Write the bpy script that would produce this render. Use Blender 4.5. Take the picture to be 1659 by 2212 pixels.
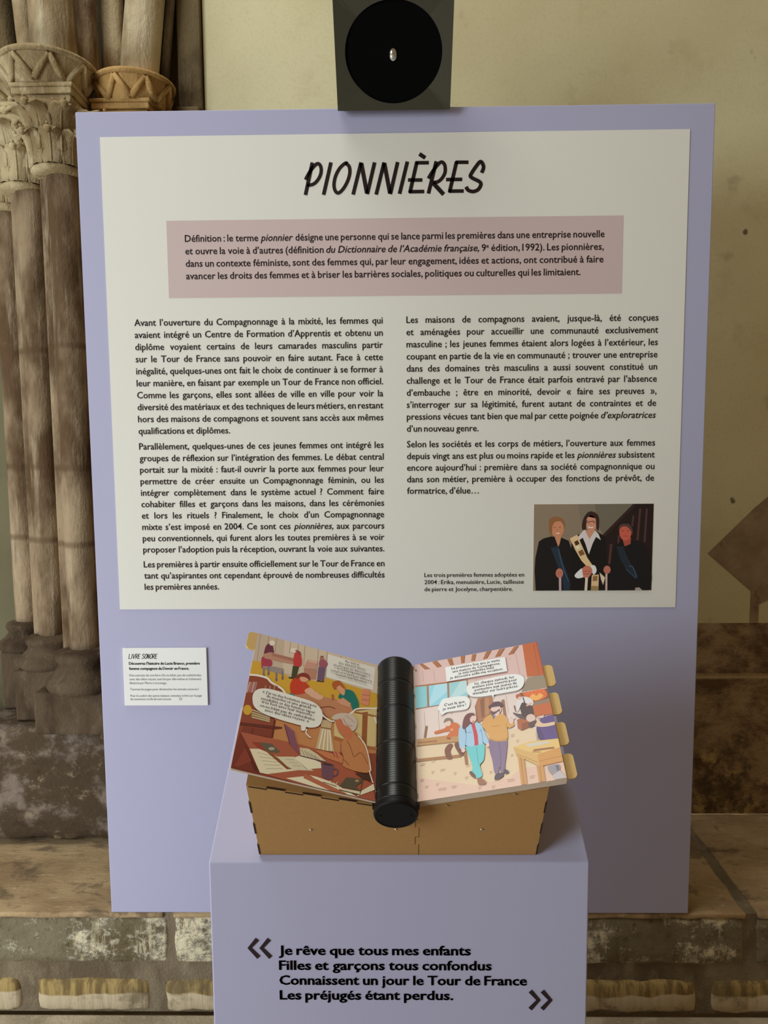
import bpy, bmesh, math, random
from mathutils import Matrix, Vector

for _o in list(bpy.data.objects):
    bpy.data.objects.remove(_o, do_unlink=True)
SC = bpy.context.scene
COL = SC.collection
PI = math.pi
random.seed(7)

# ------------------------------------------------------------------ camera, world, lights, exposure
# metres; z = 0 is the top of the stone bench, y = 0 the face of the display board, +y runs into the wall
CAM_AXES = [[0.999872, 0.014123, -0.00753], [0.006119, 0.097427, 0.995224], [-0.014789, 0.995142, -0.097328]]
cam_d = bpy.data.cameras.new('camera')
cam = bpy.data.objects.new('camera', cam_d)
COL.objects.link(cam)
rx, ux, fx = [Vector(v) for v in CAM_AXES]
cam.matrix_world = Matrix(((rx.x, ux.x, -fx.x, -0.0018), (rx.y, ux.y, -fx.y, -1.4678), (rx.z, ux.z, -fx.z, 0.9822), (0, 0, 0, 1)))
cam_d.sensor_fit = 'VERTICAL'
cam_d.sensor_height = 36.0
cam_d.lens = 1615.0 / 2212.0 * 36.0
cam_d.clip_start = 0.02
SC.camera = cam

wd = bpy.data.worlds.new('chapel_air')
SC.world = wd
wd.use_nodes = True
bgn = wd.node_tree.nodes['Background']
bgn.inputs[0].default_value = (1.0, 0.68, 0.34, 1)
bgn.inputs[1].default_value = 0.18

def area(name, loc, target, sx, sy, power, color):
    d = bpy.data.lights.new(name, 'AREA')
    d.shape = 'RECTANGLE'
    d.size = sx
    d.size_y = sy
    d.energy = power
    d.color = color
    o = bpy.data.objects.new(name, d)
    COL.objects.link(o)
    o.location = loc
    o.rotation_euler = (Vector(target) - Vector(loc)).to_track_quat('-Z', 'Y').to_euler()
    return o

# an open doorway to the left of the board, a side window, and an added overhead lamp
area('doorway_daylight', (-2.0, -1.0, -0.1), (0.0, -0.2, 0.1), 0.8, 0.8, 16.5, (0.90, 0.96, 1.0))
area('side_window_daylight', (-2.5, -2.6, 1.4), (0.0, -0.2, 0.5), 1.2, 1.4, 69, (0.84, 0.95, 1.0))
area('added_overhead_light', (-0.9, -0.6, 4.0), (0.0, -0.4, 0.6), 1.4, 1.4, 52, (0.98, 1.0, 0.94))  # unseen overhead lamp, added to brighten the open pages

vs = SC.view_settings
vs.view_transform = 'Standard'
vs.look = 'None'
vs.gamma = 1.0
vs.exposure = 0.0
vs.use_curve_mapping = False

# ------------------------------------------------------------------ helpers
def lin(c):
    c = c / 255.0
    return c / 12.92 if c <= 0.04045 else ((c + 0.055) / 1.055) ** 2.4

def rgb(r, g, b):
    return (lin(r), lin(g), lin(b), 1.0)

def mat_new(name):
    m = bpy.data.materials.new(name)
    m.use_nodes = True
    return m, m.node_tree, m.node_tree.nodes['Principled BSDF']

def plain(name, col, rough=0.6, spec=0.5, metal=0.0, grain=0.0, gscale=300.0, coat=0.0):
    m, nt, b = mat_new(name)
    b.inputs['Base Color'].default_value = col
    b.inputs['Roughness'].default_value = rough
    b.inputs['Specular IOR Level'].default_value = spec
    b.inputs['Metallic'].default_value = metal
    b.inputs['Coat Weight'].default_value = coat
    tc = nt.nodes.new('ShaderNodeTexCoord')
    n = nt.nodes.new('ShaderNodeTexNoise')
    n.inputs['Scale'].default_value = gscale
    n.inputs['Detail'].default_value = 3
    nt.links.new(tc.outputs['Object'], n.inputs['Vector'])
    mx = nt.nodes.new('ShaderNodeMixRGB')
    mx.inputs[1].default_value = (col[0] * (1 - grain), col[1] * (1 - grain), col[2] * (1 - grain), 1)
    mx.inputs[2].default_value = (min(1, col[0] * (1 + grain)), min(1, col[1] * (1 + grain)), min(1, col[2] * (1 + grain)), 1)
    nt.links.new(n.outputs['Fac'], mx.inputs[0])
    nt.links.new(mx.outputs[0], b.inputs['Base Color'])
    return m

class NB:
    """small node builder for the stone and plaster materials"""
    def __init__(s, name):
        s.m, s.nt, s.b = mat_new(name)
        s.tc = s.nt.nodes.new('ShaderNodeTexCoord')
    def noise(s, scale, detail=5, rough=0.6, stretch=(1, 1, 1), loc=(0, 0, 0), dist=0.0):
        mp = s.nt.nodes.new('ShaderNodeMapping')
        mp.inputs['Scale'].default_value = stretch
        mp.inputs['Location'].default_value = loc
        s.nt.links.new(s.tc.outputs['Object'], mp.inputs['Vector'])
        n = s.nt.nodes.new('ShaderNodeTexNoise')
        n.inputs['Scale'].default_value = scale
        n.inputs['Detail'].default_value = detail
        n.inputs['Roughness'].default_value = rough
        n.inputs['Distortion'].default_value = dist
        s.nt.links.new(mp.outputs[0], n.inputs['Vector'])
        return n.outputs['Fac']
    def ramp(s, src, p0, p1, v0=0.0, v1=1.0):
        r = s.nt.nodes.new('ShaderNodeMapRange')
        r.interpolation_type = 'SMOOTHSTEP'
        for i, v in enumerate((p0, p1, v0, v1)):
            r.inputs[i + 1].default_value = v
        s.nt.links.new(src, r.inputs[0])
        return r.outputs[0]
    def coord(s, axis):
        x = s.nt.nodes.new('ShaderNodeSeparateXYZ')
        s.nt.links.new(s.tc.outputs['Object'], x.inputs[0])
        return x.outputs[axis]
    def math(s, op, a, b):
        n = s.nt.nodes.new('ShaderNodeMath')
        n.operation = op
        for i, v in enumerate((a, b)):
            if isinstance(v, (int, float)):
                n.inputs[i].default_value = v
            else:
                s.nt.links.new(v, n.inputs[i])
        return n.outputs[0]
    def mix(s, fac, a, b, mode='MIX'):
        n = s.nt.nodes.new('ShaderNodeMixRGB')
        n.blend_type = mode
        for i, v in enumerate((fac, a, b)):
            if isinstance(v, (int, float)):
                n.inputs[i].default_value = v
            elif isinstance(v, tuple):
                n.inputs[i].default_value = v
            else:
                s.nt.links.new(v, n.inputs[i])
        return n.outputs[0]
    def done(s, colour, rough=0.9, bump=None, strength=0.4, dist=0.01):
        s.nt.links.new(colour, s.b.inputs['Base Color'])
        s.b.inputs['Roughness'].default_value = rough
        s.b.inputs['Specular IOR Level'].default_value = 0.2
        if bump is not None:
            bp = s.nt.nodes.new('ShaderNodeBump')
            bp.inputs['Strength'].default_value = strength
            bp.inputs['Distance'].default_value = dist
            s.nt.links.new(bump, bp.inputs['Height'])
            s.nt.links.new(bp.outputs[0], s.b.inputs['Normal'])
        return s.m

def stone_mat(name, base, dark, light, streak=True, seed=0.0, pale=0.62, joints=None):
    k = NB(name)
    big = k.noise(7, 4, 0.6, (1, 1, 0.5), (seed, 0, 0))
    col = k.mix(k.ramp(big, 0.38, 0.64), base, dark)
    st = k.noise(38, 5, 0.7, (1, 1, 0.10 if streak else 0.5), (0, seed, 0))
    col = k.mix(k.ramp(st, 0.5, 0.75, 0, 0.55), col, light)
    fine = k.noise(160, 4, 0.7, (1, 1, 0.4 if streak else 1), (seed, seed, 0))
    col = k.mix(k.ramp(fine, 0.58, 0.75, 0, 0.45), col, dark)
    spots = k.noise(26, 6, 0.75, (1, 1, 0.45), (3 + seed, 1, 0))
    col = k.mix(k.ramp(spots, pale, pale + 0.1, 0, 0.7), col, light)
    if joints:
        z = k.coord(2)
        for zj in joints:
            d = k.math('ABSOLUTE', k.math('SUBTRACT', z, zj), 0.0)
            col = k.mix(k.ramp(d, 0.002, 0.012, 0.6, 0.0), col, dark)
    return k.done(col, 0.9, k.math('ADD', fine, k.math('MULTIPLY', st, 0.8)), 0.55, 0.006)

def mesh(name, verts, faces, mat=None, parent=None, smooth=False, bevel=0.0, seg=2):
    me = bpy.data.meshes.new(name)
    me.from_pydata([tuple(v) for v in verts], [], faces)
    bm = bmesh.new()
    bm.from_mesh(me)
    bmesh.ops.recalc_face_normals(bm, faces=bm.faces)
    bm.to_mesh(me)
    bm.free()
    o = bpy.data.objects.new(name, me)
    COL.objects.link(o)
    if mat:
        me.materials.append(mat)
    if smooth:
        for p in me.polygons:
            p.use_smooth = True
    if bevel:
        md = o.modifiers.new('bevel', 'BEVEL')
        md.width = bevel
        md.segments = seg
        md.limit_method = 'ANGLE'
        md.angle_limit = math.radians(40)
    if parent:
        o.parent = parent
    return o

class MB:
    def __init__(s):
        s.v = []
        s.f = []
    def add(s, v, f):
        n = len(s.v)
        s.v += [tuple(p) for p in v]
        s.f += [tuple(i + n for i in q) for q in f]
    def box(s, x0, x1, y0, y1, z0, z1):
        s.add([(x0, y0, z0), (x1, y0, z0), (x1, y1, z0), (x0, y1, z0), (x0, y0, z1), (x1, y0, z1), (x1, y1, z1), (x0, y1, z1)],
              [(0, 3, 2, 1), (4, 5, 6, 7), (0, 1, 5, 4), (1, 2, 6, 5), (2, 3, 7, 6), (3, 0, 4, 7)])
    def prism(s, poly, axis_vec):
        n = len(poly)
        a = Vector(axis_vec)
        v = [Vector(p) for p in poly] + [Vector(p) + a for p in poly]
        f = [tuple(range(n))[::-1], tuple(range(n, 2 * n))] + [(i, (i + 1) % n, n + (i + 1) % n, n + i) for i in range(n)]
        s.add(v, f)
    def tube(s, pts, rad, n=10, cap=True):
        pts = [Vector(p) for p in pts]
        rs = rad if isinstance(rad, (list, tuple)) else [rad] * len(pts)
        rings = []
        up = Vector((0.3, 0.2, 1)).normalized()
        for i, p in enumerate(pts):
            t = (pts[min(i + 1, len(pts) - 1)] - pts[max(i - 1, 0)]).normalized()
            a = t.cross(up)
            if a.length < 0.2:
                a = t.cross(Vector((1, 0, 0)))
            a.normalize()
            b = t.cross(a)
            rings.append([p + (a * math.cos(2 * PI * k / n) + b * math.sin(2 * PI * k / n)) * rs[i] for k in range(n)])
        v = [q for r in rings for q in r]
        f = []
        for i in range(len(pts) - 1):
            for k in range(n):
                f.append((i * n + k, i * n + (k + 1) % n, (i + 1) * n + (k + 1) % n, (i + 1) * n + k))
        if cap:
            f.append(tuple(range(n))[::-1])
            f.append(tuple(range((len(pts) - 1) * n, len(pts) * n)))
        s.add(v, f)
    def lathe(s, prof, cx, cy, n=32, capt=True):
        v = []
        f = []
        for r, z in prof:
            v += [(cx + r * math.cos(2 * PI * k / n), cy + r * math.sin(2 * PI * k / n), z) for k in range(n)]
        for i in range(len(prof) - 1):
            for k in range(n):
                f.append((i * n + k, i * n + (k + 1) % n, (i + 1) * n + (k + 1) % n, (i + 1) * n + k))
        if capt:
            f.append(tuple(range(n))[::-1])
            f.append(tuple(range((len(prof) - 1) * n, len(prof) * n)))
        s.add(v, f)
    def ball(s, c, r, n=12, m=8):
        v = []
        f = []
        for i in range(m + 1):
            t = PI * i / m
            rr = max(math.sin(t), 0.02) * r
            v += [(c[0] + rr * math.cos(2 * PI * k / n), c[1] + rr * math.sin(2 * PI * k / n), c[2] + r * math.cos(t)) for k in range(n)]
        for i in range(m):
            for k in range(n):
                f.append((i * n + k, i * n + (k + 1) % n, (i + 1) * n + (k + 1) % n, (i + 1) * n + k))
        s.add(v, f)
    def obj(s, name, mat, parent=None, smooth=False, bevel=0.0, seg=2):
        return mesh(name, s.v, s.f, mat, parent, smooth, bevel, seg)

def thing(name, label, cat, loc=(0, 0, 0), rot=(0, 0, 0)):
    o = bpy.data.objects.new(name, None)
    COL.objects.link(o)
    o.location = loc
    o.rotation_euler = rot
    o.empty_display_size = 0.05
    o['label'] = label
    o['category'] = cat
    return o

def tag(o, label, cat):
    o['label'] = label
    o['category'] = cat
    return o

def structure(o):
    o['kind'] = 'structure'
    return o

# ------------------------------------------------------------------ lettering
_words = {}
def word_geo(s, shear=0.0, weight=0.0, res=2):
    key = (s, shear, weight, res)
    if 'ᵉ' in s and key not in _words:
        va, fa, a0, a1 = word_geo(s.replace('ᵉ', ''), shear, weight, res)
        ve, fe, e0, e1 = word_geo('e', shear, weight, res)
        n = len(va)
        _words[key] = (va + [(a1 + 0.03 + (x - e0) * 0.6, 0.32 + y * 0.6) for x, y in ve], fa + [tuple(i + n for i in f) for f in fe], a0, a1 + 0.03 + (e1 - e0) * 0.6)
    if key in _words:
        return _words[key]
    cu = bpy.data.curves.new('lettering_source', 'FONT')
    cu.body = s
    cu.size = 1.0
    cu.shear = shear
    cu.offset = weight
    cu.resolution_u = res
    o = bpy.data.objects.new('lettering_source', cu)
    me = bpy.data.meshes.new_from_object(o)
    vs_ = [(v.co.x, v.co.y) for v in me.vertices]
    fs_ = [tuple(p.vertices) for p in me.polygons]
    bpy.data.objects.remove(o)
    bpy.data.curves.remove(cu)
    bpy.data.meshes.remove(me)
    x0 = min(v[0] for v in vs_)
    x1 = max(v[0] for v in vs_)
    _words[key] = (vs_, fs_, x0, x1)
    return _words[key]

CAP = max(v[1] for v in word_geo('H')[0])

class Letters:
    """collects flat glyph outlines in a plane's own (a, b) coordinates"""
    def __init__(s):
        s.v = []
        s.f = []
    def put(s, geo, x, y, sx, sy, ca=1.0, sa=0.0):
        vs_, fs_, x0, x1 = geo
        n = len(s.v)
        for a, b in vs_:
            p, q = (a - x0) * sx, b * sy
            s.v.append((x + p * ca - q * sa, y + p * sa + q * ca))
        s.f += [tuple(i + n for i in f) for f in fs_]
    def line(s, text, x0, y, x1=None, cap=0.0124, sx=None, weight=0.010, justify=False, italic=False, space=0.26, bold=0.0):
        """*word* is set in italics; the line is fitted between x0 and x1 when x1 is given"""
        sy = cap / CAP
        it = italic
        words = []
        for w in text.split(' '):
            a = it
            if w.startswith('*'):
                it = a = True
                w = w[1:]
            if '*' in w:
                it = italic
                w = w.replace('*', '')
            words.append((w, 0.22 if a else 0.0))
        geos = [word_geo(w, sh, weight) for w, sh in words]
        wsum = sum(g[3] - g[2] for g in geos)
        n = max(1, len(words) - 1)
        if x1 is not None and not justify:
            sx = (x1 - x0) / (wsum + space * (len(words) - 1))
            gap = space * sx
        elif justify:
            gap = (x1 - x0 - wsum * sx) / n
        else:
            gap = space * sx
        x = x0
        for g in geos:
            s.put(g, x, y, sx, sy)
            if bold:
                for d in (-bold, bold):
                    s.put(g, x + d * sx, y, sx, sy)
            x += (g[3] - g[2]) * sx + gap
    def slanted(s, text, a0, b0, a1, b1, cap, weight=0.0):
        L = math.hypot(a1 - a0, b1 - b0)
        ca, sa = (a1 - a0) / L, (b1 - b0) / L
        sy = cap / CAP
        geos = [word_geo(w, 0.0, weight, 1) for w in text.split(' ')]
        wsum = sum(g[3] - g[2] for g in geos)
        sx = L / (wsum + 0.3 * (len(geos) - 1))
        x = 0.0
        for g in geos:
            s.put(g, a0 + x * ca, b0 + x * sa, sx, sy, ca, sa)
            x += (g[3] - g[2]) * sx + 0.3 * sx
    def stroke(s, pts, w, curved=True):
        q = list(pts)
        if curved and len(q) > 2:
            out = []
            for i in range(len(q) - 1):
                p0, p1, p2, p3 = q[max(i - 1, 0)], q[i], q[i + 1], q[min(i + 2, len(q) - 1)]
                for k in range(6):
                    t = k / 6
                    out.append(tuple(0.5 * (2 * p1[a] + (-p0[a] + p2[a]) * t + (2 * p0[a] - 5 * p1[a] + 4 * p2[a] - p3[a]) * t * t
                                            + (-p0[a] + 3 * p1[a] - 3 * p2[a] + p3[a]) * t ** 3) for a in (0, 1)))
            q = out + [q[-1]]
        n = len(s.v)
        for i, p in enumerate(q):
            a = q[max(i - 1, 0)]
            b = q[min(i + 1, len(q) - 1)]
            dx, dy = b[0] - a[0], b[1] - a[1]
            d = math.hypot(dx, dy) or 1
            s.v.append((p[0] - dy / d * w / 2, p[1] + dx / d * w / 2))
            s.v.append((p[0] + dy / d * w / 2, p[1] - dx / d * w / 2))
        s.f += [(n + 2 * i, n + 2 * i + 1, n + 2 * i + 3, n + 2 * i + 2) for i in range(len(q) - 1)]
    def obj(s, name, mat, parent, fn):
        me = bpy.data.meshes.new(name)
        me.from_pydata([fn(a, b) for a, b in s.v], [], s.f)
        me.materials.append(mat)
        o = bpy.data.objects.new(name, me)
        COL.objects.link(o)
        o.parent = parent
        return o

def artwork(name, art, fn, mat, parent, step=1.5e-5, lift=2e-4):
    """printed picture: flat inked shapes one over the other in one mesh; fn(a, b, h) gives the point on the sheet"""
    me = bpy.data.meshes.new(name)
    bm = bmesh.new()
    lay = bm.loops.layers.float_color.new('ink')
    for i, (c, flat) in enumerate(art):
        h = lift + step * i
        pts = [(flat[k] / 2e4, flat[k + 1] / 2e4) for k in range(0, len(flat), 2)]
        if len(pts) > 3 and pts[0] == pts[-1]:
            pts.pop()
        try:
            f = bm.faces.new([bm.verts.new(fn(a, b, h)) for a, b in pts])
        except ValueError:
            continue
        for l in f.loops:
            l[lay] = (c[0], c[1], c[2], 1)
    bmesh.ops.triangulate(bm, faces=bm.faces)
    bm.to_mesh(me)
    bm.free()
    me.materials.append(mat)
    o = bpy.data.objects.new(name, me)
    COL.objects.link(o)
    o.parent = parent
    return o

def ink_material(name, rough):
    m, nt, b = mat_new(name)
    at = nt.nodes.new('ShaderNodeAttribute')
    at.attribute_name = 'ink'
    nt.links.new(at.outputs['Color'], b.inputs['Base Color'])
    b.inputs['Roughness'].default_value = rough
    b.inputs['Specular IOR Level'].default_value = 0.5
    return m

# ------------------------------------------------------------------ materials
M_STONE = stone_mat('pier_stone', rgb(206, 190, 156), rgb(146, 124, 92), rgb(230, 220, 196), True, 0.0)
M_SHAFT = stone_mat('shaft_stone', rgb(168, 146, 118), rgb(98, 76, 54), rgb(206, 188, 158), True, 2.0, 0.66, (1.20, 0.92, 0.74))
M_CAPITAL = stone_mat('capital_stone', rgb(212, 194, 154), rgb(152, 130, 94), rgb(228, 214, 180), False, 4.0)
M_OCHRE = stone_mat('ochre_stone', rgb(190, 152, 96), rgb(122, 92, 54), rgb(208, 178, 126), False, 6.0)
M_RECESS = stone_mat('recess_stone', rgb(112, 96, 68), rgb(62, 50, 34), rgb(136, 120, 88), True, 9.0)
M_BASE = stone_mat('base_stone', rgb(98, 82, 64), rgb(60, 46, 34), rgb(124, 108, 88), False, 5.0, 0.68)

def wall_mat(name, c0, c1, c2):
    k = NB(name)
    a = k.noise(1.6, 4, 0.55, (1, 1, 1), (2, 0, 1))
    col = k.mix(k.ramp(a, 0.35, 0.68), c0, c1)
    b = k.noise(6, 6, 0.65, (1, 1, 1), (0, 0, 3))
    col = k.mix(k.ramp(b, 0.55, 0.8, 0, 0.5), col, c2)
    g = k.noise(140, 3, 0.6)
    col = k.mix(k.ramp(g, 0.45, 0.75, 0, 0.12), col, rgb(130, 118, 88))
    bl = k.noise(11, 3, 0.55, (1, 1, 1), (2, 5, 1))
    col = k.mix(k.ramp(bl, 0.66, 0.78, 0, 0.35), col, rgb(132, 122, 92))
    pit = k.noise(17, 2, 0.5, (1, 1, 0.8), (5, 3, 0.4))
    col = k.mix(k.ramp(pit, 0.725, 0.765, 0, 0.8), col, rgb(64, 54, 38))
    return k.done(col, 0.92, b, 0.08, 0.006)
M_WALL = wall_mat('limewashed_plaster', rgb(211, 202, 164), rgb(198, 186, 146), rgb(178, 162, 120))
M_OLDWALL = wall_mat('old_greenish_plaster', rgb(118, 112, 86), rgb(98, 90, 66), rgb(80, 70, 50))
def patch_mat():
    k = NB('patch_plaster')
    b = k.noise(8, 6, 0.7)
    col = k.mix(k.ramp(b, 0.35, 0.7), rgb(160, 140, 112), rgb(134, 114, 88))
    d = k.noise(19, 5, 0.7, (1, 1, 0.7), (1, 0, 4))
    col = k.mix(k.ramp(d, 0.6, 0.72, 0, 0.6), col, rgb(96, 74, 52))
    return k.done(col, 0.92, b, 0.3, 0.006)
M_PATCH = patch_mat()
def dado_mat():
    k = NB('stained_dado')
    b = k.noise(7, 6, 0.7, (1, 1, 1.3), (0, 0, 2))
    col = k.mix(k.ramp(b, 0.4, 0.62), rgb(160, 136, 104), rgb(98, 76, 54))
    d = k.noise(16, 6, 0.75, (1, 1, 1.0), (4, 0, 1))
    z = k.coord(2)
    low = k.ramp(z, 0.34, 0.18)
    col = k.mix(k.math('MULTIPLY', k.ramp(d, 0.52, 0.62), low), col, rgb(176, 152, 104))
    e = k.noise(12, 6, 0.75, (1, 1, 0.8), (9, 0, 1))
    col = k.mix(k.math('MULTIPLY', k.ramp(e, 0.465, 0.6), k.ramp(z, 0.30, 0.08, 0.0, 0.75)), col, rgb(66, 54, 42))
    ledge = k.math('ABSOLUTE', k.math('SUBTRACT', z, 0.368), 0.0)
    col = k.mix(k.ramp(ledge, 0.003, 0.009, 0.8, 0.0), col, rgb(170, 148, 108))
    return k.done(col, 0.92, k.math('ADD', b, d), 0.5, 0.012)
M_DADO = dado_mat()
def plinth_mat():
    k = NB('peeling_plinth_plaster')
    b = k.noise(6, 6, 0.68, (1, 1, 1.2), (3, 0, 0))
    col = k.mix(k.ramp(b, 0.42, 0.54), rgb(130, 116, 104), rgb(80, 66, 50))
    d = k.noise(20, 6, 0.75, (1, 1, 1), (1, 2, 3))
    col = k.mix(k.ramp(d, 0.56, 0.68, 0, 0.8), col, rgb(150, 134, 106))
    e = k.noise(10, 5, 0.7, (1, 1, 2.0), (6, 2, 3))
    col = k.mix(k.ramp(e, 0.55, 0.7, 0, 0.8), col, rgb(66, 52, 38))
    return k.done(col, 0.92, k.math('ADD', b, d), 0.6, 0.012)
M_PLINTH = plinth_mat()
def seat_mat():
    k = NB('bench_seat_stone')
    b = k.noise(5, 5, 0.6, (1, 2.0, 1), (3, 0, 0))
    col = k.mix(k.ramp(b, 0.36, 0.66), rgb(190, 164, 126), rgb(160, 134, 100))
    d = k.noise(4.5, 6, 0.7, (1, 1.6, 1), (1, 2.2, 3), 0.5)
    col = k.mix(k.ramp(d, 0.50, 0.60, 0, 0.75), col, rgb(104, 88, 70))
    g = k.noise(22, 6, 0.75, (0.8, 2.4, 1), (1, 2, 3))
    col = k.mix(k.ramp(g, 0.54, 0.68, 0, 0.6), col, rgb(110, 92, 70))
    e = k.noise(34, 6, 0.8, (0.5, 2, 1), (2, 2, 1))
    col = k.mix(k.ramp(e, 0.58, 0.66, 0, 0.7), col, rgb(212, 194, 160))
    return k.done(col, 0.9, k.math('ADD', g, e), 0.5, 0.008)
M_SEAT = seat_mat()
def riser_mat():
    k = NB('bench_riser_stone')
    b = k.noise(5, 5, 0.6, (1, 1, 1.5), (3, 0, 0))
    col = k.mix(k.ramp(b, 0.4, 0.62), rgb(112, 100, 74), rgb(136, 126, 102))
    m = k.noise(3.0, 5, 0.65, (1, 1, 1.2), (8.3, 1, 0))
    cov = k.ramp(m, 0.44, 0.62)
    d = k.noise(17, 9, 0.82, (1, 1, 1.2), (1, 2, 3))
    thr = k.math('ADD', d, k.math('MULTIPLY', cov, 0.12))
    col = k.mix(k.ramp(thr, 0.555, 0.60, 0, 0.85), col, rgb(186, 178, 158))
    col = k.mix(k.ramp(thr, 0.615, 0.65, 0, 0.95), col, rgb(232, 220, 186))
    v = k.noise(48, 6, 0.8, (1, 1, 0.14), (5, 0, 0))
    col = k.mix(k.math('MULTIPLY', k.ramp(v, 0.54, 0.60), k.math('MULTIPLY', cov, 0.9)), col, rgb(226, 212, 176))
    f = k.noise(60, 5, 0.75, (1, 1, 1), (2, 0, 0))
    col = k.mix(k.ramp(f, 0.54, 0.68, 0, 0.6), col, rgb(72, 60, 44))
    return k.done(col, 0.9, k.math('ADD', d, f), 0.6, 0.010)
M_RISER = riser_mat()
def lower_mat():
    k = NB('tooled_course_stone')
    t = k.noise(70, 3, 0.6, (1, 1, 0.06), (0, 1, 0))
    col = k.mix(k.ramp(t, 0.4, 0.62), rgb(166, 142, 92), rgb(118, 98, 62))
    z = k.coord(2)
    n = k.noise(6, 3, 0.5, (1, 1, 0.2), (3, 0, 0))
    zz = k.math('ADD', z, k.math('MULTIPLY', k.math('SUBTRACT', n, 0.5), 0.06))
    col = k.mix(k.ramp(zz, -0.178, -0.183), col, rgb(196, 180, 150))
    g = k.noise(5, 5, 0.7, (1, 1, 1), (7, 0, 0))
    col = k.mix(k.ramp(g, 0.5, 0.62, 0, 0.75), col, rgb(104, 90, 66))
    return k.done(col, 0.9, t, 0.5, 0.006)
M_LOWER = lower_mat()
M_MORTAR = stone_mat('bench_mortar', rgb(138, 124, 102), rgb(104, 90, 70), rgb(158, 146, 122), False, 3.0)
M_STEP = stone_mat('step_stone', rgb(186, 172, 148), rgb(156, 142, 118), rgb(204, 194, 172), False, 8.0)

M_LILAC = plain('lilac_paint', rgb(176, 175, 204), 0.55, 0.3, 0, 0.015, 500)
M_SHEET = plain('printed_sheet', rgb(227, 225, 216), 0.6, 0.25, 0, 0.01, 400)
M_PINK = plain('pink_print', rgb(205, 184, 182), 0.6, 0.25, 0, 0.01, 400)
M_INK = plain('dark_ink', rgb(38, 24, 24), 0.6, 0.2)
M_GREYINK = plain('grey_ink', rgb(110, 106, 108), 0.6, 0.2)
M_CARD = plain('white_card', rgb(236, 236, 232), 0.6, 0.25, 0, 0.01, 400)
M_VINYL = plain('dark_vinyl', rgb(42, 28, 36), 0.5, 0.3)
M_MDF = plain('fibreboard', rgb(172, 132, 82), 0.75, 0.2, 0, 0.10, 260)
M_CHAR = plain('laser_charred_edge', rgb(58, 40, 30), 0.8, 0.2)
M_TAB = plain('fibreboard_tab', rgb(206, 172, 112), 0.7, 0.2, 0, 0.05, 260)
M_PAGE = plain('page_board', rgb(206, 186, 168), 0.6, 0.2, 0, 0.03, 200)
M_BLACK = plain('black_plastic', rgb(9, 10, 11), 0.33, 0.4, 0, 0.05, 600)
M_BLACKCAP = plain('black_cap_plastic', rgb(9, 9, 9), 0.5, 0.22)
M_STEEL = plain('steel_screw', rgb(214, 208, 196), 0.25, 0.5, 1.0)
M_SHELL = plain('dark_gloss_shell', rgb(64, 63, 54), 0.14, 0.6, 0, 0.03, 60)
M_FELT = plain('black_felt', rgb(9, 9, 9), 0.95, 0.05)
M_LENS = plain('chrome_tweeter', rgb(226, 234, 246), 0.16, 0.8, 1.0)
M_PRINT = ink_material('page_print', 0.40)
M_PHOTO = ink_material('photo_print', 0.5)

# ------------------------------------------------------------------ setting: floor, step, wall
m = MB()
m.box(-3.0, 3.0, -4.5, 0.9, -0.56, -0.50)
structure(m.obj('floor', M_STEP))

WALL_Y = 0.42
m = MB()
m.box(-3.0, -0.456, WALL_Y + 0.105, WALL_Y + 0.3, -0.02, 3.2)
structure(m.obj('wall_left', M_OLDWALL))
m = MB()
m.box(-0.455, 2.6, WALL_Y, WALL_Y + 0.3, 0.507, 3.2)
wall = m.obj('wall_back', M_WALL)
structure(wall)
me = wall.data
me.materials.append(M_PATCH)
me.materials.append(M_DADO)
bm = bmesh.new()
bm.from_mesh(me)
# the darker, house-shaped patch on the wall at the right, a millimetre proud
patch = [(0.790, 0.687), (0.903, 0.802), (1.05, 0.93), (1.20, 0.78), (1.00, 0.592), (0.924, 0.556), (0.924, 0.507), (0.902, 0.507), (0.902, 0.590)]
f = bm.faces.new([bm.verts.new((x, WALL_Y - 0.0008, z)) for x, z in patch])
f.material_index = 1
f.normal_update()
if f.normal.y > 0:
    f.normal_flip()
def slab(x0, x1, z0, z1, y, mi):
    q = bm.faces.new([bm.verts.new(v) for v in ((x0, y, z0), (x1, y, z0), (x1, y, z1), (x0, y, z1))])
    q.material_index = mi
    return q
def solid(x0, x1, y0, y1, z0, z1, mi):
    v = [bm.verts.new(p) for p in [(x0, y0, z0), (x1, y0, z0), (x1, y1, z0), (x0, y1, z0), (x0, y0, z1), (x1, y0, z1), (x1, y1, z1), (x0, y1, z1)]]
    for q in [(0, 3, 2, 1), (4, 5, 6, 7), (0, 1, 5, 4), (1, 2, 6, 5), (2, 3, 7, 6), (3, 0, 4, 7)]:
        bm.faces.new([v[i] for i in q]).material_index = mi
solid(-0.455, 2.6, WALL_Y, WALL_Y + 0.3, 0.0, 0.507, 2)
solid(-0.455, 2.6, WALL_Y - 0.006, WALL_Y, 0.0, 0.366, 2)
bm.to_mesh(me)
bm.free()

step = MB()
step.box(-2.4, 2.4, -0.24, 0.0, -0.50, -0.228)
tag(step.obj('stone_step', M_STEP, None, False, 0.006), 'worn pale stone step running along the foot of the bench', 'step')

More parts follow.
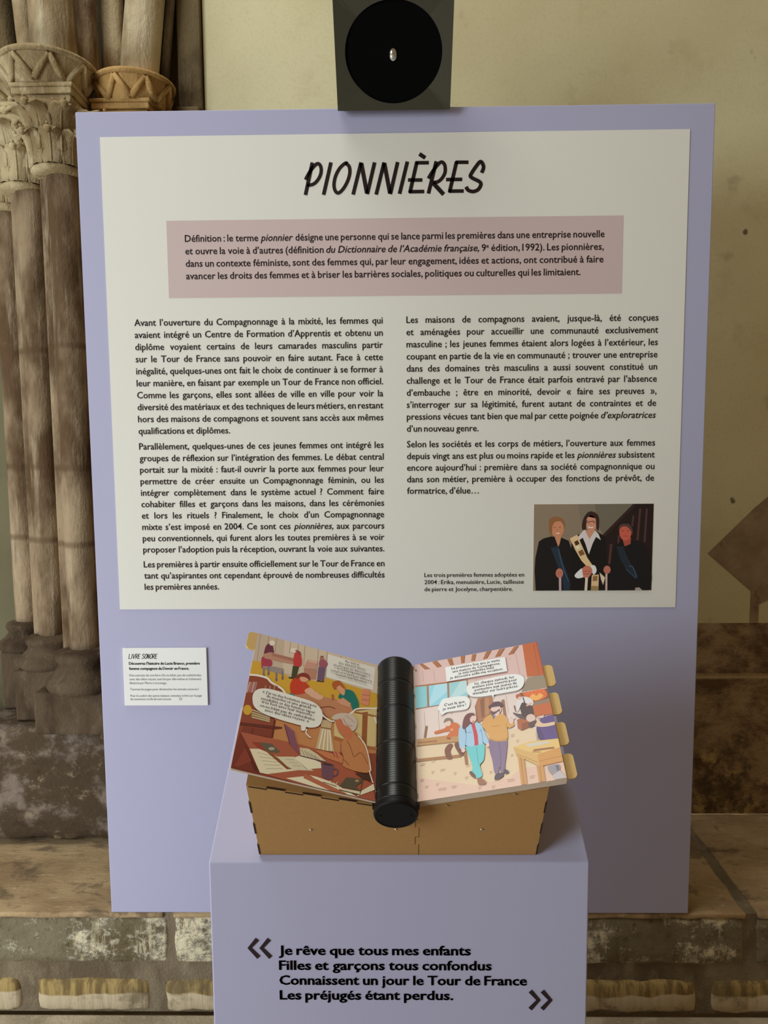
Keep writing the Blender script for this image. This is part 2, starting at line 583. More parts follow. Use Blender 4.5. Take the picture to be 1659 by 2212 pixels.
# ------------------------------------------------------------------ stone bench
bench = thing('stone_bench', 'low weathered masonry bench with flaking whitewash below the wall', 'bench', (0, 0, 0))
def rough_block(name, x0, x1, y0, y1, z0, z1, mat, parent, amp=0.0025, bev=0.006, cell=0.03):
    """a masonry block with a slightly uneven face and worn arrises"""
    bm = bmesh.new()
    nx, ny, nz = [max(1, int(round(d / cell))) for d in (x1 - x0, y1 - y0, z1 - z0)]
    bmesh.ops.create_cube(bm, size=1.0)
    for n, ax in ((nx, 0), (ny, 1), (nz, 2)):
        for k in range(1, n):
            co = Vector((0, 0, 0))
            co[ax] = -0.5 + k / n
            no = Vector((0, 0, 0))
            no[ax] = 1
            bmesh.ops.bisect_plane(bm, geom=bm.verts[:] + bm.edges[:] + bm.faces[:], plane_co=co, plane_no=no)
    rnd = random.Random(int(abs(x0 * 977 + z0 * 331) * 10) + 3)
    ph = [rnd.uniform(0, 6.28) for _ in range(6)]
    for v in bm.verts:
        edge = sum(abs(abs(c) - 0.5) < 1e-4 for c in v.co)
        p = Vector((x0 + (v.co.x + 0.5) * (x1 - x0), y0 + (v.co.y + 0.5) * (y1 - y0), z0 + (v.co.z + 0.5) * (z1 - z0)))
        w = Vector((math.sin(p.y * 61 + p.z * 47 + ph[0]), math.sin(p.x * 37 + p.z * 71 + ph[1]) + 0.6 * math.sin(p.x * 91 + ph[2]), math.sin(p.x * 53 + p.y * 43 + ph[3]) + 0.6 * math.sin(p.x * 117 + ph[4])))
        p += w * amp * 0.6 + Vector([rnd.uniform(-amp, amp) for _ in range(3)]) * 0.5
        if edge >= 2:
            c = Vector(((x0 + x1) / 2, (y0 + y1) / 2, (z0 + z1) / 2))
            d = Vector([-math.copysign(bev * 0.5, q) if abs(abs(q) - 0.5) < 1e-4 else 0.0 for q in v.co])
            p += d * rnd.uniform(0.6, 1.3)
        v.co = p
    me = bpy.data.meshes.new(name)
    bm.to_mesh(me)
    bm.free()
    me.materials.append(mat)
    o = bpy.data.objects.new(name, me)
    COL.objects.link(o)
    o.parent = parent
    md = o.modifiers.new('worn_edge', 'BEVEL')
    md.width = bev
    md.segments = 3
    md.limit_method = 'ANGLE'
    md.angle_limit = math.radians(50)
    for p in me.polygons:
        p.use_smooth = True
    return o
m = MB()
m.box(-2.4, 2.4, 0.007, 0.418, -0.228, -0.005)
m.obj('mortar_core', M_MORTAR, bench)
for x0, x1 in ((-2.4, -1.25), (-1.235, -0.49), (-0.475, 0.722), (0.742, 1.50), (1.515, 2.4)):
    rough_block('seat_slab', x0, x1, 0.0, 0.418, -0.016, 0.0, M_SEAT, bench, 0.0010, 0.004)
for x0, x1 in ((-2.4, -1.20), (-1.19, -0.485), (-0.473, 0.722), (0.742, 1.6), (1.61, 2.4)):
    rough_block('riser_block', x0, x1, 0.001, 0.05, -0.118, -0.012, M_RISER, bench, 0.0016, 0.006)
for x0, x1 in ((-2.4, -1.4), (-1.385, -0.80), (-0.775, -0.525), (-0.50, 0.05), (0.07, 0.63), (0.652, 1.3), (1.32, 2.4)):
    rough_block('tooled_block', x0, x1, -0.002, 0.05, -0.2295, -0.148, M_LOWER, bench, 0.0014, 0.010)

# ------------------------------------------------------------------ clustered pier at the left
pier = thing('clustered_pier', 'weathered stone pier of clustered shafts with carved leaf capitals left of the board', 'pier', (0, 0, 0))
m = MB()
m.box(-0.806, -0.47, 0.285, 0.46, 0.44, 1.72)
m.box(-0.915, -0.47, 0.365, 0.465, 0.44, 1.72)
m.obj('core', M_SHAFT, pier, False, 0.004)
def shaft(cx, cy, r, z0, z1):
    m = MB()
    prof = []
    n = 24
    for i in range(n + 1):
        z = z0 + (z1 - z0) * i / n
        prof.append((r * (1 + 0.012 * math.sin(i * 2.3 + cx * 40)), z))
    m.lathe(prof, cx, cy, 28)
    return m.obj('shaft', M_SHAFT, pier, True)
def capital(parent, cx, cy, z0, z1, r, hw, mat, leaves=8):
    """bell, two tiers of curling leaves, necking ring and a moulded square abacus"""
    m = MB()
    H = z1 - z0
    prof = [(r * 1.0, z0 - 0.004), (r * 1.16, z0), (r * 1.24, z0 + 0.006), (r * 1.16, z0 + 0.012), (r * 1.03, z0 + 0.016)]
    for i in range(12):
        t = i / 11
        prof.append((r * (1.02 + 0.06 * t + 0.62 * t ** 3), z0 + 0.016 + (H - 0.016) * t))
    m.lathe(prof, cx, cy, 28)
    bell = m.obj('capital', mat, parent, True)
    lf = MB()
    def leaf(ang, zb, zt, w, curl, rb):
        N, K = 9, 7
        v = []
        f = []
        for i in range(N):
            t = i / (N - 1)
            z = zb + (zt - zb) * math.sin(min(1.0, t * 1.12) * PI / 2) - (0.012 * max(0, t - 0.86) / 0.14)
            rad = rb * (1.06 + 0.05 * t) + curl * t ** 2.6
            ww = w * (0.55 + 0.75 * math.sin(PI * (0.18 + 0.72 * t))) * (1.0 if t < 0.8 else 1 - 2.2 * (t - 0.8))
            for k in range(K):
                s = k / (K - 1) * 2 - 1
                a = ang + s * ww / rad
                rr = rad + 0.007 * (1 - abs(s)) - 0.003 * math.cos(s * 9)
                v.append((cx + rr * math.cos(a), cy + rr * math.sin(a), z))
        for i in range(N - 1):
            for k in range(K - 1):
                f.append((i * K + k, i * K + k + 1, (i + 1) * K + k + 1, (i + 1) * K + k))
        lf.add(v, f)
        rt = rb * 1.11 + curl
        lf.ball((cx + rt * math.cos(ang), cy + rt * math.sin(ang), zt - 0.010), 0.0085)
        lf.tube([(cx + (rb * 1.08 + curl * u ** 2.6 + 0.008) * math.cos(ang), cy + (rb * 1.08 + curl * u ** 2.6 + 0.008) * math.sin(ang), zb + (zt - zb) * math.sin(min(1.0, u * 1.12) * PI / 2)) for u in [q / 8 for q in range(9)]], 0.0028, 6)
    for k in range(leaves):
        a = 2 * PI * k / leaves - PI / 2 + 0.2
        leaf(a, z0 + 0.014, z0 + H * 0.62, r * 0.42, 0.030, r)
    for k in range(leaves):
        a = 2 * PI * (k + 0.5) / leaves - PI / 2 + 0.2
        leaf(a, z0 + H * 0.30, z0 + H * 0.97, r * 0.44, 0.052, r)
    o = lf.obj('capital_leaves', mat, bell, True)
    sd = o.modifiers.new('thickness', 'SOLIDIFY')
    sd.thickness = 0.004
    ab = MB()
    for k0, k1, e0, e1 in ((0.0, 0.010, 0.90, 0.96), (0.010, 0.016, 0.96, 0.90), (0.016, 0.030, 1.0, 1.0), (0.030, 0.038, 1.04, 1.06)):
        v = [(cx + sx * hw * e0, cy + sy * hw * e0, z1 + k0) for sx, sy in ((-1, -1), (1, -1), (1, 1), (-1, 1))] + \
            [(cx + sx * hw * e1, cy + sy * hw * e1, z1 + k1) for sx, sy in ((-1, -1), (1, -1), (1, 1), (-1, 1))]
        ab.add(v, [(0, 3, 2, 1), (4, 5, 6, 7), (0, 1, 5, 4), (1, 2, 6, 5), (2, 3, 7, 6), (3, 0, 4, 7)])
    ab.obj('abacus', mat, bell, False, 0.002)
    return bell
def zigzag_drum(parent, cx, cy, z0, z1, r0, r1, mat, n=10, rot=0.0):
    """impost block above a capital, cut as a flaring polygon with a chevron band round it"""
    m = MB()
    N = n * 2
    prof = [(r0 * 0.96, z0), (r0, z0 + 0.006), (r1, z1 - 0.018), (r1 * 1.03, z1 - 0.010), (r1 * 0.98, z1), (r1 * 0.80, z1 + 0.006)]
    m.lathe(prof, cx, cy, N)
    d = m.obj('impost_block', mat, parent, False, 0.003)
    z = MB()
    pts = []
    for k in range(2 * n + 1):
        a = 2 * PI * k / (2 * n) + rot
        up = k % 2
        rr = (r1 + 0.001) if up else (r0 + 0.003)
        zz = (z1 - 0.016) if up else (z0 + 0.006)
        pts.append((cx + rr * math.cos(a), cy + rr * math.sin(a), zz))
    for k in range(2 * n):
        z.tube([pts[k], pts[k + 1]], 0.0072, 8)
    rim = [(cx + (r1 + 0.002) * math.cos(2 * PI * k / 40), cy + (r1 + 0.002) * math.sin(2 * PI * k / 40), z1 - 0.008) for k in range(41)]
    z.tube(rim, 0.0065, 8)
    z.obj('chevron_band', mat, d, True)
    return d
def base(parent, cx, cy, r, z0, z1, mat):
    m = MB()
    H = z1 - z0
    prof = [(r * 1.9, z0), (r * 1.98, z0 + H * 0.12), (r * 1.9, z0 + H * 0.28), (r * 1.66, z0 + H * 0.38), (r * 1.36, z0 + H * 0.55), (r * 1.3, z0 + H * 0.66), (r * 1.42, z0 + H * 0.74), (r * 1.48, z0 + H * 0.84), (r * 1.38, z0 + H * 0.94), (r * 1.0, z1)]
    m.lathe(prof, cx, cy, 32)
    return m.obj('base', mat, parent, True)
# front shaft, the one behind it and the outermost one
sA = shaft(-0.752, 0.285, 0.034, 0.46, 1.58)
capital(sA, -0.762, 0.285, 1.580, 1.716, 0.046, 0.066, M_CAPITAL)
zigzag_drum(sA, -0.776, 0.290, 1.754, 1.822, 0.078, 0.098, M_CAPITAL, 8, 0.05)
base(sA, -0.745, 0.270, 0.046, 0.40, 0.490, M_BASE)
sB = shaft(-0.870, 0.375, 0.034, 0.46, 1.575)
capital(sB, -0.888, 0.385, 1.575, 1.722, 0.046, 0.062, M_CAPITAL)
zigzag_drum(sB, -0.915, 0.41, 1.760, 1.815, 0.075, 0.096, M_CAPITAL, 8, 0.3)
base(sB, -0.872, 0.365, 0.040, 0.425, 0.500, M_BASE)
sC = shaft(-0.960, 0.440, 0.034, 0.46, 1.56)
capital(sC, -0.972, 0.44, 1.548, 1.70, 0.042, 0.058, M_CAPITAL)
base(sC, -0.960, 0.430, 0.036, 0.450, 0.520, M_BASE)
sD = shaft(-0.62, 0.365, 0.036, 0.46, 1.58)
capital(sD, -0.62, 0.365, 1.58, 1.716, 0.046, 0.066, M_OCHRE)
zigzag_drum(sD, -0.605, 0.36, 1.748, 1.812, 0.070, 0.086, M_OCHRE, 8, 0.2)
# plinths and the peeling plastered foot of the pier
def foot(name, boxes, mat, bev=0.006):
    m = MB()
    for b in boxes:
        m.box(*b)
    return m.obj(name, mat, pier, False, bev)
foot('plinth_block', [(-0.845, -0.56, 0.205, 0.42, 0.30, 0.402)], M_BASE)
foot('plinth_block', [(-0.935, -0.60, 0.295, 0.42, 0.30, 0.426)], M_BASE)
foot('plinth_block', [(-1.01, -0.64, 0.375, 0.465, 0.30, 0.45)], M_BASE)
rough_block('pier_foot', -1.35, -0.56, 0.255, 0.415, 0.010, 0.298, M_PLINTH, pier, 0.004, 0.012)
# arch rolls springing from the capitals
def rib(p0, p1, r, bend, mat):
    m = MB()
    p0, p1 = Vector(p0), Vector(p1)
    pts = []
    for i in range(14):
        t = i / 13
        pts.append(p0 + (p1 - p0) * t + Vector(bend) * (t * t))
    m.tube(pts, r, 20)
    return m.obj('arch_rib', mat, pier, True)
rib((-0.750, 0.275, 1.80), (-0.800, 0.275, 3.10), 0.049, (0, 0.02, 0), M_STONE)
rib((-0.828, 0.322, 1.78), (-0.925, 0.310, 3.10), 0.020, (0, 0.02, 0), M_STONE)
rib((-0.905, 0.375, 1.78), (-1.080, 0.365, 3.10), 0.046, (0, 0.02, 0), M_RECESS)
rib((-0.700, 0.315, 1.80), (-0.715, 0.315, 3.10), 0.030, (0, 0.02, 0), M_SHAFT)
rib((-0.657, 0.372, 1.80), (-0.640, 0.372, 3.10), 0.026, (0, 0.02, 0), M_STONE)
rib((-0.597, 0.362, 1.80), (-0.440, 0.362, 3.10), 0.044, (0, 0.02, 0), M_STONE)
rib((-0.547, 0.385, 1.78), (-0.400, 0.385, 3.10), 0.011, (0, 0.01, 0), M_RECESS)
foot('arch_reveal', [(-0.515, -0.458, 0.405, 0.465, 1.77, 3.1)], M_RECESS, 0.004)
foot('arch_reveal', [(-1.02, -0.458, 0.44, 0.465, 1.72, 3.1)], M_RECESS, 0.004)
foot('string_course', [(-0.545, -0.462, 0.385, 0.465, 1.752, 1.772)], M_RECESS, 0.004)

# ------------------------------------------------------------------ display board
board = thing('display_board', 'tall lilac display board with a white printed text sheet, standing on the stone bench', 'display board', (0, 0, 0))
m = MB()
m.box(-0.6005, 0.5995, 0.0, 0.03, 0.0, 1.600)
m.obj('backing_board', M_LILAC, board, False, 0.0015)
m = MB()
m.box(-0.555, 0.5535, -0.0012, 0.001, 0.6455, 1.5535)
sheet = m.obj('text_sheet', M_SHEET, board)
m = MB()
m.box(-0.4345, 0.4330, -0.0015, -0.0010, 1.255, 1.399)
m.obj('definition_band', M_PINK, sheet)
on_board = lambda a, b: (a, -0.0019, b)
TITLE_STROKES = [([(-0.15396, 1.50213), (-0.16801, 1.44323)], 0.00681), ([(-0.16752, 1.47103), (-0.15972, 1.48435), (-0.15082, 1.49541), (-0.14319, 1.49999), (-0.13806, 1.49413), (-0.138, 1.48297), (-0.14306, 1.47185), (-0.15135, 1.46356), (-0.16012, 1.46109), (-0.16418, 1.46203)], 0.00634), ([(-0.11878, 1.50192), (-0.13362, 1.44315)], 0.00681), ([(-0.09154, 1.50024), (-0.08488, 1.49458), (-0.08339, 1.48341), (-0.08728, 1.46893), (-0.0956, 1.45448), (-0.10503, 1.44618), (-0.11138, 1.45018), (-0.11366, 1.46142), (-0.11042, 1.47704), (-0.10209, 1.49145), (-0.09154, 1.50024), (-0.08807, 1.49886)], 0.00634), ([(-0.06195, 1.5012), (-0.0777, 1.44282)], 0.00681), ([(-0.06162, 1.49986), (-0.05149, 1.44498)], 0.00751), ([(-0.03646, 1.50089), (-0.05092, 1.44329)], 0.00681), ([(-0.0185, 1.50066), (-0.03406, 1.4423)], 0.00681), ([(-0.01828, 1.49932), (-0.00788, 1.44445)], 0.00751), ([(0.00697, 1.50101), (-0.00731, 1.44276)], 0.00681), ([(0.02529, 1.50156), (0.01015, 1.44312)], 0.00681), ([(0.04789, 1.51516), (0.05885, 1.50781)], 0.00728), ([(0.04322, 1.50133), (0.02968, 1.44456)], 0.00681), ([(0.04148, 1.49913), (0.06553, 1.49905)], 0.00657), ([(0.0263, 1.46811), (0.05331, 1.46778)], 0.00657), ([(0.02794, 1.44683), (0.05674, 1.44682)], 0.00657), ([(0.07964, 1.50143), (0.06474, 1.44302)], 0.00681), ([(0.06456, 1.47043), (0.07384, 1.48481), (0.08311, 1.49583), (0.09004, 1.49997), (0.09559, 1.49401), (0.09606, 1.4812), (0.09004, 1.47012), (0.08193, 1.46407), (0.07324, 1.4634)], 0.00634), ([(0.07382, 1.46194), (0.09352, 1.441)], 0.00775), ([(0.11777, 1.5004), (0.10454, 1.44479)], 0.00681), ([(0.11604, 1.4992), (0.14006, 1.4989)], 0.00657), ([(0.09815, 1.46801), (0.12848, 1.46809)], 0.00657), ([(0.1028, 1.44693), (0.13132, 1.44682)], 0.00657), ([(0.16498, 1.47945), (0.16862, 1.49032), (0.16303, 1.49983), (0.15475, 1.4916), (0.14499, 1.47725), (0.14443, 1.4728), (0.15023, 1.46882), (0.16066, 1.46367), (0.1637, 1.45805), (0.15842, 1.44918), (0.14917, 1.44571), (0.13989, 1.44828), (0.13581, 1.45448)], 0.00681)]
t = Letters()
for pts, w in TITLE_STROKES:
    t.stroke(pts, w)
t.obj('title_lettering', M_INK, sheet, on_board)

t = Letters()
for i, (s, x1) in enumerate((("Définition : le terme *pionnier* désigne une personne qui se lance parmi les premières dans une entreprise nouvelle", 0.398),
                             ("et ouvre la voie à d’autres (définition *du Dictionnaire de l’Académie française*, 9ᵉ édition, 1992). Les pionnières,", 0.397),
                             ("dans un contexte féministe, sont des femmes qui, par leur engagement, idées et actions, ont contribué à faire", 0.397),
                             ("avancer les droits des femmes et à briser les barrières sociales, politiques ou culturelles qui les limitaient.", 0.354))):
    t.line(s, -0.400, 1.3595 - 0.0232 * i, x1, 0.0126, weight=0.012)
t.obj('definition_text', M_INK, sheet, on_board)

COL1 = [("Avant l’ouverture du Compagnonnage à la mixité, les femmes qui", 1), ("avaient intégré un Centre de Formation d’Apprentis et obtenu un", 1),
        ("diplôme voyaient certains de leurs camarades masculins partir", 1), ("sur le Tour de France sans pouvoir en faire autant. Face à cette", 1),
        ("inégalité, quelques-unes ont fait le choix de continuer à se former à", 1), ("leur manière, en faisant par exemple un Tour de France non officiel.", 1),
        ("Comme les garçons, elles sont allées de ville en ville pour voir la", 1), ("diversité des matériaux et des techniques de leurs métiers, en restant", 1),
        ("hors des maisons de compagnons et souvent sans accès aux mêmes", 1), ("qualifications et diplômes.", 0), None,
        ("Parallèlement, quelques-unes de ces jeunes femmes ont intégré les", 1), ("groupes de réflexion sur l’intégration des femmes. Le débat central", 1),
        ("portait sur la mixité : faut-il ouvrir la porte aux femmes pour leur", 1), ("permettre de créer ensuite un Compagnonnage féminin, ou les", 1),
        ("intégrer complètement dans le système actuel ? Comment faire", 1), ("cohabiter filles et garçons dans les maisons, dans les cérémonies", 1),
        ("et lors les rituels ? Finalement, le choix d’un Compagnonnage", 1), ("mixte s’est imposé en 2004. Ce sont ces *pionnières*, aux parcours", 1),
        ("peu conventionnels, qui furent alors les toutes premières à se voir", 1), ("proposer l’adoption puis la réception, ouvrant la voie aux suivantes.", 1), None,
        ("Les premières à partir ensuite officiellement sur le Tour de France en", 1), ("tant qu’aspirantes ont cependant éprouvé de nombreuses difficultés", 1),
        ("les premières années.", 0)]
COL2 = [("Les maisons de compagnons avaient, jusque-là, été conçues", 1), ("et aménagées pour accueillir une communauté exclusivement", 1),
        ("masculine ; les jeunes femmes étaient alors logées à l’extérieur, les", 1), ("coupant en partie de la vie en communauté ; trouver une entreprise", 1),
        ("dans des domaines très masculins a aussi souvent constitué un", 1), ("challenge et le Tour de France était parfois entravé par l’absence", 1),
        ("d’embauche ; être en minorité, devoir « faire ses preuves »,", 1), ("s’interroger sur sa légitimité, furent autant de contraintes et de", 1),
        ("pressions vécues tant bien que mal par cette poignée d’*exploratrices*", 1), ("d’un nouveau genre.", 0), None,
        ("Selon les sociétés et les corps de métiers, l’ouverture aux femmes", 1), ("depuis vingt ans est plus ou moins rapide et les *pionnières* subsistent", 1),
        ("encore aujourd’hui : première dans sa société compagnonnique ou", 1), ("dans son métier, première à occuper des fonctions de prévôt, de", 1),
        ("formatrice, d’élue…", 0)]
BODY_CAP = 0.0124
def natural(s):
    return sum(word_geo(w.replace('*', ''), 0.0, 0.010)[3] - word_geo(w.replace('*', ''), 0.0, 0.010)[2] for w in s.split(' '))
def body_scale(lines, width):
    return min((width - 0.0042 * (len(l[0].split(' ')) - 1)) / natural(l[0]) for l in lines if l and l[1])
BODY_SX = min(body_scale(COL1, 0.480), body_scale(COL2, 0.482))
def column(lines, x0, x1, z, name):
    t = Letters()
    for l in lines:
        if l is None:
            z -= 0.0072
            continue
        s, j = l
        if 'd’*' in s:
            s = s.replace('d’*exploratrices*', '*d’exploratrices*')
        if j:
            t.line(s, x0, z, x1, BODY_CAP, BODY_SX, justify=True)
        else:
            t.line(s, x0, z, None, BODY_CAP, BODY_SX)
        z -= 0.02310 if z > 0.96 else 0.02265
    t.obj(name, M_INK, sheet, on_board)
column(COL1, -0.5035, -0.0235, 1.2030, 'left_column_text')
column(COL2, 0.0220, 0.5040, 1.2035, 'right_column_text')
t = Letters()
for i, (s, x1) in enumerate((("Les trois premières femmes adoptées en", 0.253), ("2004 : Erika, menuisière, Lucie, tailleuse", 0.2525), ("de pierre et Jocelyne, charpentière.", 0.231))):
    t.line(s, 0.0555, 0.7085 - 0.0143 * i, x1, 0.0082, weight=0.006)
t.obj('caption_text', M_INK, sheet, on_board)
m = MB()
m.box(0.271, 0.5045, -0.0018, -0.0011, 0.680, 0.852)
ph = m.obj('group_photograph', M_PAGE, sheet)
